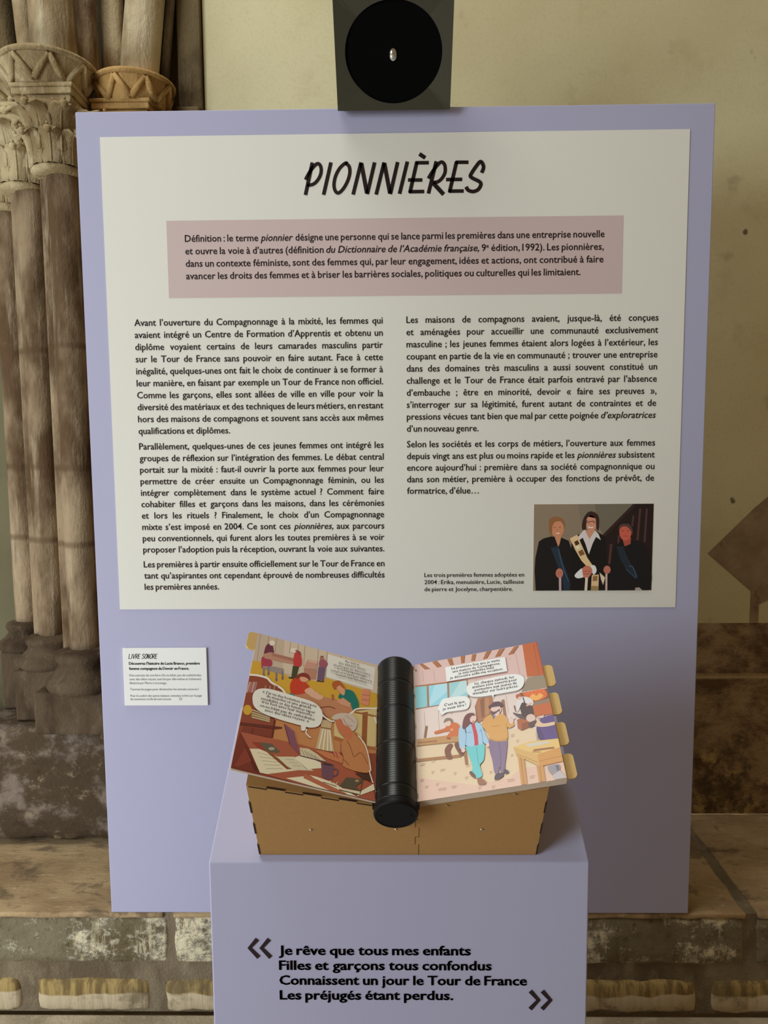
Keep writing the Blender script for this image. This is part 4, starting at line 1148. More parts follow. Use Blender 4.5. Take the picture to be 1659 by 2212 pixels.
# left leaf
fn, w, h = page_fn(PAGE_L, -1)
left = page_board('left_page', fn, w, h, 0.0032, -1, M_PAGE, book)
LEFT_ART = [
([0.592,0.457,0.35],[3760,4643,0,4643,0,0,3281,0,3760,18]),
([0.686,0.555,0.417],[2947,4643,0,4643,0,3377,2861,3406]),
([0.358,0.236,0.155],[3690,4643,3638,3569,3625,3571,3676,4643]),
([0.358,0.236,0.155],[3442,4643,3386,3827,3373,3829,3428,4643]),
([0.358,0.236,0.155],[3192,4643,3180,4029,3167,4031,3179,4643]),
([0.358,0.236,0.155],[2766,4643,2759,4174,2746,4176,2753,4643]),
([0.358,0.236,0.155],[2529,4637,2477,3703,2464,3706,2515,4641]),
([0.358,0.236,0.155],[2320,4633,2286,3810,2272,3813,2306,4637]),
([0.358,0.236,0.155],[1899,4643,1907,4640,1862,3693,1848,3697,1894,4643]),
([0.358,0.236,0.155],[1625,4634,1594,3526,1581,3530,1611,4637]),
([0.358,0.236,0.155],[1182,4628,1192,4489,1178,4491,1168,4630]),
([0.669,0.382,0.037],[3760,2908,3760,3543,3477,3589,2924,3385,2584,3289,2199,3413,1930,3396,1797,3410,1577,3616,0,3525,0,2559,2177,1922,3735,2754]),
([0.832,0.795,0.727],[1583,4543,70,4514,123,3608,1579,3649]),
([0.156,0.026,0.057],[3468,3798,3480,3854,3483,3951,3480,4059,3474,4146,3465,4205,3452,4253,3435,4291,3415,4323,3391,4355,3362,4383,3333,4395,3304,4376,3271,4309,3236,4206,3208,4099,3199,4021,3215,3983,3249,3968,3290,3959,3329,3941,3366,3898,3406,3843,3442,3801]),
([0.832,0.706,0.589],[3212,4426,3213,4389,3224,4353,3244,4321,3271,4299,3301,4289,3331,4291,3358,4305,3377,4331,3387,4364,3387,4402,3376,4438,3356,4470,3329,4492,3298,4503,3268,4501,3241,4486,3222,4460]),
([0.416,0.043,0.082],[3505,3785,3448,3803,3361,3790,3274,3759,3215,3720,3192,3668,3188,3600,3201,3531,3225,3474,3269,3432,3332,3397,3397,3372,3444,3359,3467,3357,3477,3365,3481,3388,3486,3429,3500,3507,3517,3614,3523,3718]),
([0.534,0.264,0.18],[3503,3881,3307,4027,2600,4029,2558,3804,2840,3774,3434,3745]),
([0.416,0.178,0.118],[3269,3997,2600,4029,2586,3903,3223,3903]),
([0.33,0.264,0.236],[3449,3442,3108,3535,2838,3540,2851,3326,3013,3314,3425,3345]),
([0.213,0.178,0.198],[3431,3364,3397,3126,3348,3143,3381,3380]),
([0.156,0.117,0.147],[3340,3133,3339,3113,3342,3095,3348,3080,3357,3071,3368,3067,3379,3070,3389,3080,3397,3095,3401,3113,3402,3132,3399,3150,3393,3165,3384,3175,3373,3179,3362,3175,3352,3166,3344,3151]),
([0.213,0.178,0.198],[3306,3468,3272,3229,3223,3245,3256,3485]),
([0.156,0.117,0.147],[3215,3236,3214,3216,3217,3198,3224,3183,3233,3173,3244,3169,3255,3172,3265,3182,3272,3197,3277,3215,3278,3235,3275,3253,3268,3268,3259,3278,3248,3282,3237,3278,3227,3269,3219,3254]),
([0.213,0.178,0.198],[3057,3321,3026,3083,2976,3100,3007,3337]),
([0.156,0.117,0.147],[2968,3090,2968,3070,2971,3052,2978,3037,2987,3028,2998,3024,3009,3027,3018,3037,3026,3052,3030,3070,3031,3089,3028,3107,3021,3122,3012,3132,3001,3136,2990,3132,2980,3123,2972,3108]),
([0.213,0.178,0.198],[2891,3438,2861,3198,2811,3215,2841,3455]),
([0.156,0.117,0.147],[2803,3205,2803,3185,2806,3167,2813,3152,2823,3142,2834,3138,2845,3141,2854,3151,2862,3166,2866,3184,2867,3204,2863,3222,2857,3237,2847,3247,2836,3251,2825,3248,2815,3238,2808,3223]),
([0.562,0.043,0.045],[2595,4230,2572,4285,2535,4315,2495,4322,2460,4312,2430,4279,2402,4223,2378,4156,2361,4089,2349,4016,2341,3936,2343,3861,2360,3806,2402,3766,2463,3735,2525,3728,2570,3757,2593,3847,2604,3983,2604,4125]),
([0.832,0.75,0.633],[2534,4363,2537,4328,2551,4293,2575,4263,2606,4241,2640,4229,2673,4229,2702,4241,2722,4263,2732,4294,2730,4328,2716,4363,2692,4393,2661,4416,2626,4428,2593,4428,2564,4416,2544,4393]),
([0.256,0.046,0.041],[2588,4319,2574,4317,2553,4315,2530,4312,2506,4308,2486,4303,2472,4297,2462,4287,2453,4273,2445,4257,2439,4239,2433,4223,2428,4212,2392,4242,2397,4252,2402,4268,2410,4288,2420,4309,2433,4329,2450,4345,2471,4355,2496,4362,2521,4366,2545,4368,2566,4370,2579,4372]),
([0.058,0.058,0.02],[2595,3740,2409,3760,2450,3332,2590,3286]),
([0.029,0.026,0.02],[2664,3246,2518,3261,2517,3310,2663,3295]),
([0.607,0.314,0.236],[2184,4127,1892,4125,1894,3832,2258,3741,2258,3840]),
([0.513,0.236,0.163],[2270,3720,1882,3814,1881,3454,2033,3425,2207,3495]),
([0.744,0.444,0.331],[2165,4111,1891,4116,1892,4050,2166,4045]),
([0.358,0.094,0.14],[1822,4206,1804,4244,1778,4274,1747,4293,1715,4300,1680,4289,1641,4262,1604,4230,1579,4199,1568,4173,1565,4145,1570,4118,1578,4090,1590,4059,1607,4027,1629,3997,1656,3976,1694,3961,1741,3949,1785,3949,1816,3966,1831,4012,1836,4079,1832,4150]),
([0.416,0.156,0.105],[1714,4331,1716,4304,1723,4277,1736,4255,1753,4239,1772,4233,1790,4236,1806,4249,1817,4269,1823,4294,1822,4322,1814,4349,1801,4371,1784,4387,1765,4393,1747,4390,1731,4378,1720,4357]),
([0.139,0.056,0.051],[1808,4355,1723,4376,1723,4416,1809,4395]),
([0.167,0.094,0.171],[1836,3951,1622,3987,1639,3448,1719,3485,1838,3413]),
([0.062,0.031,0.041],[1848,3392,1632,3428,1631,3465,1847,3429]),
([0.548,0.236,0.118],[2548,2692,2152,2936,1622,2900,791,2935,585,2818,770,2488,1246,2232,1637,2269,1852,2514]),
([0.029,0.273,0.273],[2583,2721,2425,2750,2426,2612,2570,2606]),
([0.753,0.273,0.171],[458,3552,227,3600,246,3000,367,2972,491,3015]),
([0.416,0.149,0.087],[469,3320,236,3359,234,3384,467,3345]),
([0.416,0.149,0.087],[476,3141,245,3175,243,3200,475,3166]),
([0.592,0.046,0.015],[2592,2959,2595,3013,2592,3068,2584,3120,2570,3169,2550,3217,2524,3265,2493,3305,2456,3330,2411,3336,2357,3327,2303,3310,2253,3292,2208,3273,2165,3249,2127,3224,2095,3198,2070,3175,2051,3152,2039,3126,2036,3094,2040,3053,2052,3005,2072,2956,2100,2912,2140,2871,2189,2832,2244,2797,2298,2770,2355,2747,2417,2729,2475,2721,2520,2733,2551,2771,2571,2830,2584,2897]),
([0.77,0.382,0.246],[2076,3420,2080,3373,2100,3327,2133,3286,2176,3257,2223,3242,2268,3243,2307,3260,2334,3291,2347,3332,2344,3379,2324,3425,2291,3466,2248,3496,2201,3511,2155,3511,2116,3493,2089,3462]),
([0.247,0.031,0.018],[2472,3325,2466,3354,2452,3393,2431,3435,2405,3472,2373,3506,2333,3539,2291,3567,2249,3582,2206,3585,2159,3577,2116,3560,2084,3535,2062,3494,2047,3439,2042,3388,2047,3358,2065,3360,2095,3381,2131,3408,2167,3424,2203,3428,2242,3427,2281,3421,2315,3409,2344,3386,2370,3353,2393,3322,2413,3302,2434,3296,2453,3298,2467,3307]),
([0.787,0.431,0.29],[2168,2931,2155,2978,2113,3034,2057,3082,2003,3105,1953,3090,1899,3051,1845,3004,1793,2968,1738,2949,1680,2938,1632,2926,1606,2905,1609,2869,1632,2822,1668,2780,1709,2754,1759,2750,1818,2760,1882,2779,1943,2801,2008,2827,2080,2858,2139,2894]),
([0.753,0.444,0.301],[2056,2966,1796,3007,1619,2861,1741,2744,1974,2791]),
([0.416,0.089,0.041],[2300,3076,2286,3076,2265,3078,2242,3079,2219,3079,2201,3077,2191,3074,2190,3071,2190,3063,2193,3048,2197,3033,2201,3018,2204,3007,2179,3002,2177,3011,2173,3025,2168,3043,2164,3063,2165,3084,2175,3102,2193,3110,2215,3112,2239,3112,2263,3110,2284,3109,2298,3109]),
([0.007,0.178,0.14],[1173,3040,1161,3089,1133,3156,1098,3223,1062,3278,1030,3319,995,3351,957,3375,915,3387,867,3392,813,3389,758,3371,708,3328,655,3248,600,3141,557,3028,539,2932,557,2849,602,2772,654,2713,696,2686,723,2704,745,2758,766,2824,789,2876,812,2911,836,2942,862,2967,895,2984,937,2989,988,2985,1037,2979,1079,2980,1114,2986,1144,2995,1166,3011]),
([0.753,0.358,0.207],[1291,3413,1269,3444,1224,3470,1172,3486,1126,3487,1085,3468,1044,3433,1010,3389,988,3343,981,3286,986,3219,999,3160,1020,3128,1052,3132,1094,3161,1139,3202,1179,3242,1216,3283,1255,3330,1283,3376]),
([0.453,0.111,0.022],[1387,3425,1383,3463,1368,3501,1346,3536,1318,3564,1283,3590,1241,3614,1195,3626,1150,3618,1101,3577,1048,3511,1003,3443,977,3396,978,3377,997,3373,1025,3378,1052,3385,1077,3401,1105,3424,1133,3446,1158,3456,1176,3449,1191,3433,1206,3410,1221,3386,1240,3353,1258,3311,1278,3277,1298,3266,1323,3287,1351,3329,1375,3380]),
([0.686,0.325,0.198],[1221,2844,1032,3043,790,2915,799,2753,1084,2786]),
([0.256,0.066,0.032],[1684,2471,1652,2486,1606,2509,1553,2535,1497,2561,1445,2582,1403,2595,1368,2598,1336,2596,1307,2589,1281,2580,1259,2572,1242,2567,1232,2598,1248,2602,1270,2611,1297,2620,1329,2627,1364,2630,1403,2626,1449,2612,1502,2590,1559,2564,1613,2538,1658,2515,1690,2500]),
([0.416,0.117,0.062],[1381,3051,1344,2861,1287,2889,1323,3079]),
([0.294,0.062,0.031],[3760,3023,3303,3055,3024,2901,2705,2663,1687,2486,1369,2139,928,2364,772,2526,600,2774,0,2984,0,0,3281,0,3760,18]),
([0.562,0.236,0.087],[2875,1773,1604,1866,1217,2279,0,2941,0,1441,1175,1159,1667,1130,2123,1110,2878,1110]),
([0.702,0.548,0.246],[1233,2274,613,2691,13,2958,16,1670,246,1571,633,1627,1210,1684]),
([0.325,0.105,0.031],[429,2698,270,2769,273,1618,421,1613]),
([0.358,0.129,0.041],[681,2600,640,2604,583,2609,516,2615,445,2621,376,2627,315,2631,259,2633,201,2635,145,2637,95,2638,52,2639,20,2639,9,2704,41,2703,83,2702,135,2701,191,2700,249,2698,306,2695,368,2691,438,2685,509,2679,577,2673,633,2668,674,2664]),
([0.416,0.149,0.051],[1217,1558,1155,1551,1070,1541,968,1528,858,1516,746,1507,640,1501,533,1500,416,1503,298,1508,188,1514,96,1520,29,1523,12,1634,80,1630,173,1625,283,1619,400,1613,515,1610,620,1611,723,1616,834,1626,943,1638,1045,1650,1131,1660,1193,1668]),
([0.898,0.841,0.756],[3760,2974,3759,2975,3719,2984,3673,2995,3622,3006,3573,3015,3527,3021,3483,3024,3438,3026,3393,3027,3350,3025,3311,3020,3278,3012,3253,3001,3235,2987,3218,2968,3198,2945,3172,2921,3136,2898,3091,2878,3039,2859,2982,2840,2926,2820,2875,2799,2833,2776,2798,2748,2765,2715,2736,2680,2710,2647,2688,2617,2672,2596,2632,2645,2648,2666,2670,2695,2697,2730,2728,2768,2764,2805,2805,2836,2853,2862,2907,2885,2964,2905,3020,2924,3071,2943,3113,2961,3142,2980,3163,3000,3182,3021,3202,3043,3228,3063,3261,3079,3300,3088,3343,3093,3389,3095,3436,3095,3483,3092,3528,3089,3576,3083,3628,3074,3679,3062,3726,3051,3760,3043]),
([0.898,0.841,0.756],[822,2472,809,2489,791,2512,769,2540,745,2569,721,2598,697,2625,677,2652,663,2676,651,2695,636,2714,608,2735,563,2759,488,2790,387,2825,273,2862,161,2898,63,2928,0,2948,0,3000,65,2979,162,2949,275,2914,390,2876,493,2840,570,2808,622,2780,657,2753,681,2726,696,2701,708,2680,725,2658,748,2632,773,2602,797,2572,819,2544,837,2520,850,2503]),
([0.898,0.841,0.756],[84,2646,20,2431,0,2444,0,2491,53,2666]),
([0.592,0.325,0.29],[3760,2379,3718,2376,3685,2759,3737,2763,3760,2488]),
([0.416,0.186,0.171],[3653,2397,3625,2779,3677,2782,3704,2399]),
([0.592,0.325,0.29],[3588,2418,3565,2799,3617,2801,3639,2419]),
([0.416,0.186,0.171],[3522,2439,3504,2819,3557,2819,3573,2439]),
([0.256,0.066,0.041],[3305,2601,3307,2743,3350,2738,3348,2596]),
([0.479,0.202,0.118],[3245,2620,3248,2778,3291,2772,3288,2615]),
([0.256,0.066,0.041],[3184,2640,3189,2813,3232,2807,3227,2633]),
([0.479,0.202,0.118],[3123,2658,3123,2801,3167,2796,3166,2653]),
([0.256,0.066,0.041],[3062,2678,3064,2836,3108,2831,3105,2672]),
([0.479,0.202,0.118],[3001,2697,3005,2872,3048,2865,3044,2691]),
([0.256,0.066,0.041],[2939,2716,2939,2860,2983,2855,2983,2711]),
([0.669,0.382,0.034],[3518,1852,3516,1794,3528,1740,3552,1695,3586,1665,3625,1653,3665,1661,3701,1688,3728,1731,3744,1784,3747,1841,3735,1896,3711,1942,3677,1973,3638,1985,3597,1976,3561,1949,3534,1906]),
([0.256,0.129,0.041],[3505,1789,2996,1756,3004,1589,3521,1601]),
([0.562,0.444,0.267],[3527,1835,3021,1783,3015,1826,3523,1879]),
([0.562,0.444,0.267],[3515,1758,3012,1723,3007,1766,3511,1801]),
([0.562,0.444,0.267],[3502,1681,3003,1663,3000,1706,3499,1724]),
([0.562,0.444,0.267],[3489,1604,2995,1603,2992,1647,3488,1647]),
([0.133,0.023,0.014],[3760,1384,2647,1548,2655,1491,2829,1424,3760,1295]),
([0.221,0.04,0.02],[3647,1271,2878,1384,2881,1137,3706,1093]),
([0.109,0.017,0.01],[3410,1297,3420,1118,3397,1117,3386,1296]),
([0.109,0.017,0.01],[2889,1718,2887,1139,2846,1143,2847,1722]),
([0.607,0.444,0.246],[1606,2089,1290,2162,1323,1854,1176,1176,1375,1140,1683,1133,1603,1848]),
([0.9,0.822,0.66],[1539,1869,1614,1148,1587,1148,1511,1870]),
([0.9,0.822,0.66],[1474,1850,1497,1143,1470,1147,1446,1853]),
([0.9,0.822,0.66],[1412,1866,1374,1147,1347,1154,1384,1873]),
([0.9,0.822,0.66],[1362,1841,1267,1168,1240,1178,1334,1852]),
([0.304,0.142,0.062],[1603,1815,1319,1833,1315,1878,1600,1859]),
([0.416,0.105,0.053],[3706,1093,2127,1144,1481,1111,911,884,76,462,0,31,0,0,2114,0,3034,53,3400,658]),
([0.189,0.028,0.015],[3706,1093,3760,513,3760,28,3029,22,3384,646]),
([0.104,0.013,0.007],[3646,999,3533,757,3050,65,3178,64,3459,575]),
([0.256,0.043,0.022],[3503,664,3290,324,3591,84,3677,94]),
([0.325,0.043,0.022],[3370,870,3133,918,2911,707,3146,711]),
([0.127,0.105,0.066],[3191,912,2857,960,2595,775,2677,720,2939,699]),
([0.416,0.382,0.301],[2757,833,2760,816,2772,799,2792,783,2817,770,2845,763,2872,761,2894,766,2910,776,2917,790,2914,807,2902,824,2882,840,2857,853,2829,861,2802,862,2780,858,2764,848]),
([0.787,0.698,0.491],[3392,660,3148,720,2634,614,2047,381,2849,59,3034,53]),
([0.416,0.336,0.207],[3188,592,2780,602,2780,615,3187,605]),
([0.416,0.336,0.207],[3115,492,2706,528,2706,541,3115,505]),
([0.416,0.336,0.207],[3042,393,2632,455,2632,468,3042,406]),
([0.416,0.336,0.207],[2969,295,2558,383,2559,396,2971,307]),
([0.416,0.336,0.207],[2897,197,2484,311,2486,323,2899,209]),
([0.256,0.079,0.025],[3006,715,2913,723,2236,365,2377,319]),
([0.702,0.632,0.446],[2678,612,2233,731,1683,455,2190,344,2373,402]),
([0.256,0.186,0.105],[2235,715,1849,434,1842,446,2228,727]),
([0.416,0.336,0.226],[2454,588,2222,626,2222,640,2455,601]),
([0.416,0.336,0.226],[2344,525,2125,559,2126,572,2344,538]),
([0.416,0.336,0.226],[2233,461,2029,491,2030,504,2233,474]),
([0.823,0.75,0.539],[2230,705,2006,849,1513,743,1484,583,1847,456]),
([0.669,0.57,0.376],[2116,1036,1876,1073,1623,969,1365,806,2062,810]),
([0.084,0.031,0.041],[2078,785,1366,770,1362,801,2074,815]),
([0.213,0.149,0.118],[2072,1000,1963,824,1953,832,2062,1008]),
([0.213,0.149,0.118],[1984,975,1853,812,1844,821,1975,985]),
([0.213,0.149,0.118],[1896,950,1743,800,1735,810,1888,960]),
([0.213,0.149,0.118],[1809,925,1633,788,1625,799,1801,936]),
([0.213,0.149,0.118],[1721,900,1522,776,1515,788,1714,912]),
([0.238,0.079,0.132],[2605,1658,2317,1487,2084,794,2379,1067]),
([0.109,0.031,0.053],[2615,1651,2389,1061,2370,1073,2595,1664]),
([0.823,0.75,0.539],[1601,0,2376,62,1914,233,1216,2,1274,0]),
([0.823,0.75,0.539],[1779,300,1566,299,1114,235,503,2,618,0,937,0,1403,131]),
([0.479,0.142,0.071],[1934,180,1220,0,786,0,777,24,1896,306]),
([0.823,0.75,0.539],[503,2,360,212,55,483,21,312]),
([0.167,0.07,0.112],[1496,724,1164,757,1165,326,1312,298,1456,343]),
([0.167,0.07,0.112],[1170,627,1156,626,1136,626,1114,625,1093,622,1078,618,1071,612,1067,602,1065,583,1065,561,1069,537,1074,516,1080,503,1088,494,1103,484,1122,474,1142,466,1161,458,1174,453,1164,413,1152,418,1135,425,1113,434,1089,446,1067,461,1049,482,1038,507,1031,535,1027,564,1026,593,1029,619,1039,643,1057,658,1080,666,1105,669,1129,670,1148,670,1161,671]),
([0.062,0.026,0.041],[1180,753,1189,740,1216,727,1256,714,1305,704,1357,697,1405,695,1445,698,1470,705,1479,715,1470,728,1443,741,1403,754,1355,764,1303,770,1254,773,1214,770,1188,763]),
([0.753,0.665,0.476],[988,138,419,166,430,76,970,78]),
([0.104,0.084,0.053],[990,169,803,483,334,549,368,454,544,280,404,185]),
([0.479,0.273,0.118],[553,480,456,498,474,428,565,412]),
([0.084,0.066,0.041],[981,62,410,59,356,488,383,486,420,83,976,91]),
([0.702,0.585,0.363],[1243,260,1229,247,1209,227,1185,204,1160,182,1135,166,1110,160,1087,171,1068,193,1052,219,1038,246,1027,269,1019,284,1036,294,1045,278,1056,255,1069,229,1084,205,1098,189,1109,183,1124,187,1146,202,1170,222,1194,245,1214,265,1228,278]),
([0.256,0.186,0.118],[1411,182,1051,143,1046,166,1406,205]),
([0.592,0.202,0.082],[1722,1063,1481,1111,890,1079,894,855,1374,916]),
([0.07,0.026,0.015],[576,660,145,751,161,539,356,540]),
([0.562,0.227,0.087],[1014,1486,1001,1522,980,1546,956,1568,935,1598,920,1639,909,1686,893,1734,865,1781,820,1831,762,1885,701,1930,648,1953,605,1948,567,1923,532,1886,498,1848,465,1813,434,1776,403,1729,371,1663,337,1573,300,1463,266,1347,237,1236,207,1124,177,1007,160,902,169,822,211,774,279,749,359,737,440,729,524,725,617,728,706,737,780,749,836,761,880,775,914,795,938,826,947,872,943,930,936,992,935,1050,947,1099,963,1145,980,1192,993,1243,1004,1303,1012,1369,1017,1433]),
([0.607,0.186,0.087],[1222,1164,1052,1175,920,1054,1132,980]),
([0.592,0.178,0.082],[1203,2169,1173,2213,1121,2250,1061,2275,1006,2284,957,2272,908,2244,862,2206,820,2167,781,2127,745,2083,715,2034,697,1977,693,1901,699,1813,713,1730,731,1672,756,1645,787,1638,822,1643,858,1655,899,1675,943,1704,986,1739,1025,1773,1056,1803,1083,1832,1106,1866,1129,1909,1156,1969,1185,2040,1204,2111]),
([0.638,0.512,0.431],[1326,2209,1319,2241,1298,2284,1265,2331,1223,2373,1171,2410,1106,2447,1037,2478,969,2499,900,2510,828,2512,760,2506,704,2488,662,2456,630,2411,607,2360,591,2309,584,2257,585,2200,593,2145,605,2096,622,2051,644,2007,670,1973,696,1958,724,1971,752,2005,783,2045,816,2074,852,2085,891,2087,930,2091,963,2106,988,2144,1008,2195,1028,2243,1054,2270,1090,2263,1131,2236,1173,2205,1211,2186,1248,2181,1285,2182,1313,2191]),
([0.304,0.186,0.14],[998,2301,987,2280,972,2249,954,2212,934,2176,912,2144,888,2121,861,2109,829,2104,796,2104,765,2107,740,2109,721,2110,719,2129,738,2129,764,2126,794,2123,825,2123,854,2127,878,2138,899,2159,920,2189,940,2225,958,2260,973,2292,984,2313]),
([0.416,0.299,0.236],[936,2411,916,2402,889,2389,858,2374,825,2358,794,2342,768,2327,746,2312,726,2296,707,2280,690,2265,677,2252,666,2243,655,2259,665,2268,679,2281,696,2296,715,2312,736,2329,758,2344,785,2360,816,2376,849,2393,881,2408,908,2421,927,2430]),
([0.213,0.07,0.031],[1022,1484,1020,1457,1018,1419,1016,1374,1013,1326,1008,1280,1001,1240,990,1204,976,1172,961,1142,947,1113,935,1083,928,1051,926,1014,928,971,932,927,938,886,943,851,946,826,931,826,928,851,923,886,917,928,913,973,910,1017,913,1056,920,1091,933,1123,947,1153,963,1183,976,1214,986,1247,993,1286,997,1331,1001,1378,1003,1423,1005,1461,1006,1488]),
([0.213,0.07,0.031],[862,1595,851,1580,835,1561,817,1538,798,1510,778,1479,760,1445,741,1402,720,1348,699,1291,680,1237,664,1190,652,1157,637,1166,649,1199,665,1246,685,1301,706,1358,726,1412,746,1456,765,1491,785,1523,805,1551,823,1574,838,1594,849,1608]),
([0.213,0.07,0.031],[622,1126,601,1153,571,1195,537,1241,500,1283,464,1310,433,1316,400,1293,362,1244,324,1182,289,1117,259,1060,238,1023,224,1034,245,1072,275,1128,311,1194,349,1257,389,1307,427,1334,467,1327,508,1296,547,1252,582,1204,612,1163,633,1137]),
([0.213,0.07,0.031],[1229,1159,1172,1001,1158,1010,1215,1168]),
([0.213,0.07,0.031],[1152,1162,1079,991,1065,1001,1138,1172]),
([0.213,0.07,0.031],[906,983,760,850,749,864,896,997]),
([0.213,0.07,0.031],[652,1909,450,1708,438,1723,640,1924]),
([0.9,0.841,0.737],[557,1839,534,1816,501,1787,464,1752,424,1713,388,1669,357,1623,332,1573,309,1517,289,1457,270,1395,252,1331,236,1268,219,1200,204,1126,189,1052,177,982,168,921,162,874,163,850,165,851,180,847,193,825,191,797,181,754,163,698,142,635,121,574,102,522,90,487,64,502,76,538,95,590,116,651,137,713,154,768,164,809,165,827,168,822,165,821,148,828,135,851,134,883,140,931,149,993,162,1064,176,1139,192,1214,208,1282,225,1346,243,1410,262,1474,283,1535,306,1593,332,1645,364,1694,403,1739,443,1780,481,1815,513,1844,536,1866]),
([0.842,0.822,0.756],[3552,2149,3564,2210,3571,2274,3570,2338,3560,2396,3541,2450,3514,2501,3477,2548,3426,2587,3363,2618,3290,2643,3200,2662,3090,2673,2948,2674,2782,2667,2608,2656,2446,2645,2294,2638,2144,2632,2006,2621,1892,2599,1805,2565,1740,2522,1690,2472,1649,2420,1617,2364,1595,2303,1584,2239,1581,2172,1585,2096,1598,2014,1620,1935,1652,1870,1696,1821,1751,1783,1813,1754,1876,1732,1936,1721,1995,1719,2066,1722,2157,1725,2280,1727,2426,1731,2577,1737,2718,1745,2846,1757,2971,1771,3087,1788,3188,1810,3272,1835,3342,1863,3402,1896,3451,1935,3490,1981,3518,2034,3537,2091]),
([0.842,0.822,0.756],[2159,1743,2008,1731,2042,1576,2125,1570]),
([0.842,0.822,0.756],[2073,1622,2063,1622,2049,1621,2033,1621,2018,1620,2007,1617,2004,1614,2004,1613,2005,1603,2009,1588,2014,1569,2016,1547,2012,1525,2002,1507,1989,1490,1973,1473,1957,1458,1942,1445,1927,1433,1913,1424,1898,1417,1884,1411,1871,1407,1860,1404,1853,1402,1841,1436,1849,1439,1860,1442,1872,1446,1884,1451,1897,1457,1909,1465,1922,1475,1937,1488,1952,1502,1966,1517,1977,1531,1984,1543,1985,1553,1984,1566,1980,1582,1975,1599,1973,1619,1979,1639,1993,1651,2010,1655,2028,1657,2045,1658,2059,1658,2068,1658]),
([0.842,0.822,0.756],[1634,2255,1621,2244,1604,2228,1584,2210,1561,2190,1536,2172,1511,2156,1484,2141,1455,2127,1425,2114,1395,2103,1366,2094,1340,2089,1316,2088,1293,2093,1274,2100,1258,2108,1245,2114,1237,2118,1244,2161,1254,2156,1267,2149,1281,2143,1296,2137,1312,2134,1330,2134,1352,2139,1379,2147,1408,2158,1437,2171,1465,2184,1490,2197,1514,2212,1537,2230,1559,2249,1579,2267,1596,2282,1609,2294])]

artwork('left_page_print', LEFT_ART, fn, M_PRINT, left)
LEFT_TEXT = [('Au début', -0.053, 0.2181, -0.0302, 0.2181), ('des années 2000,', -0.0629, 0.2116, -0.0196, 0.211), ('alors que je découvre', -0.0703, 0.2052, -0.0123, 0.2041), ('le Compagnonnage,', -0.0639, 0.2003, -0.0178, 0.1989), ("celui-ci n'est pas encore", -0.0743, 0.1934, -0.0094, 0.1925), ('ouvert aux femmes.', -0.0657, 0.1883, -0.0171, 0.1875), ("« J'ai vu des hommes avec peu", -0.1666, 0.124, -0.0898, 0.122), ('de muscles et une grande', -0.1602, 0.1182, -0.0966, 0.1167), ('sensibilité et des femmes taper', -0.1672, 0.1122, -0.0904, 0.1105), ('très fort avec leur massette ;', -0.1656, 0.1069, -0.0916, 0.1053), ('on ne bâtit pas de cathédrales', -0.167, 0.1003, -0.0902, 0.0988), ('avec des idées reçues. »', -0.1592, 0.0946, -0.0979, 0.0937)]
for nm, lines in (('caption_lettering', LEFT_TEXT[:6]), ('speech_lettering', LEFT_TEXT[6:])):
    t = Letters()
    for s, a0, b0, a1, b1 in lines:
        t.slanted(s, a0, b0, a1, b1, 0.0046)
    t.obj(nm, M_INK, left, lambda a, b: fn(-a, b, 0.0031))
tab(fn, w, h - 0.033, h - 0.0005, 0.0135, 0.0032, left)
hinge(fn, h, 0.0032, left, M_PAGE)
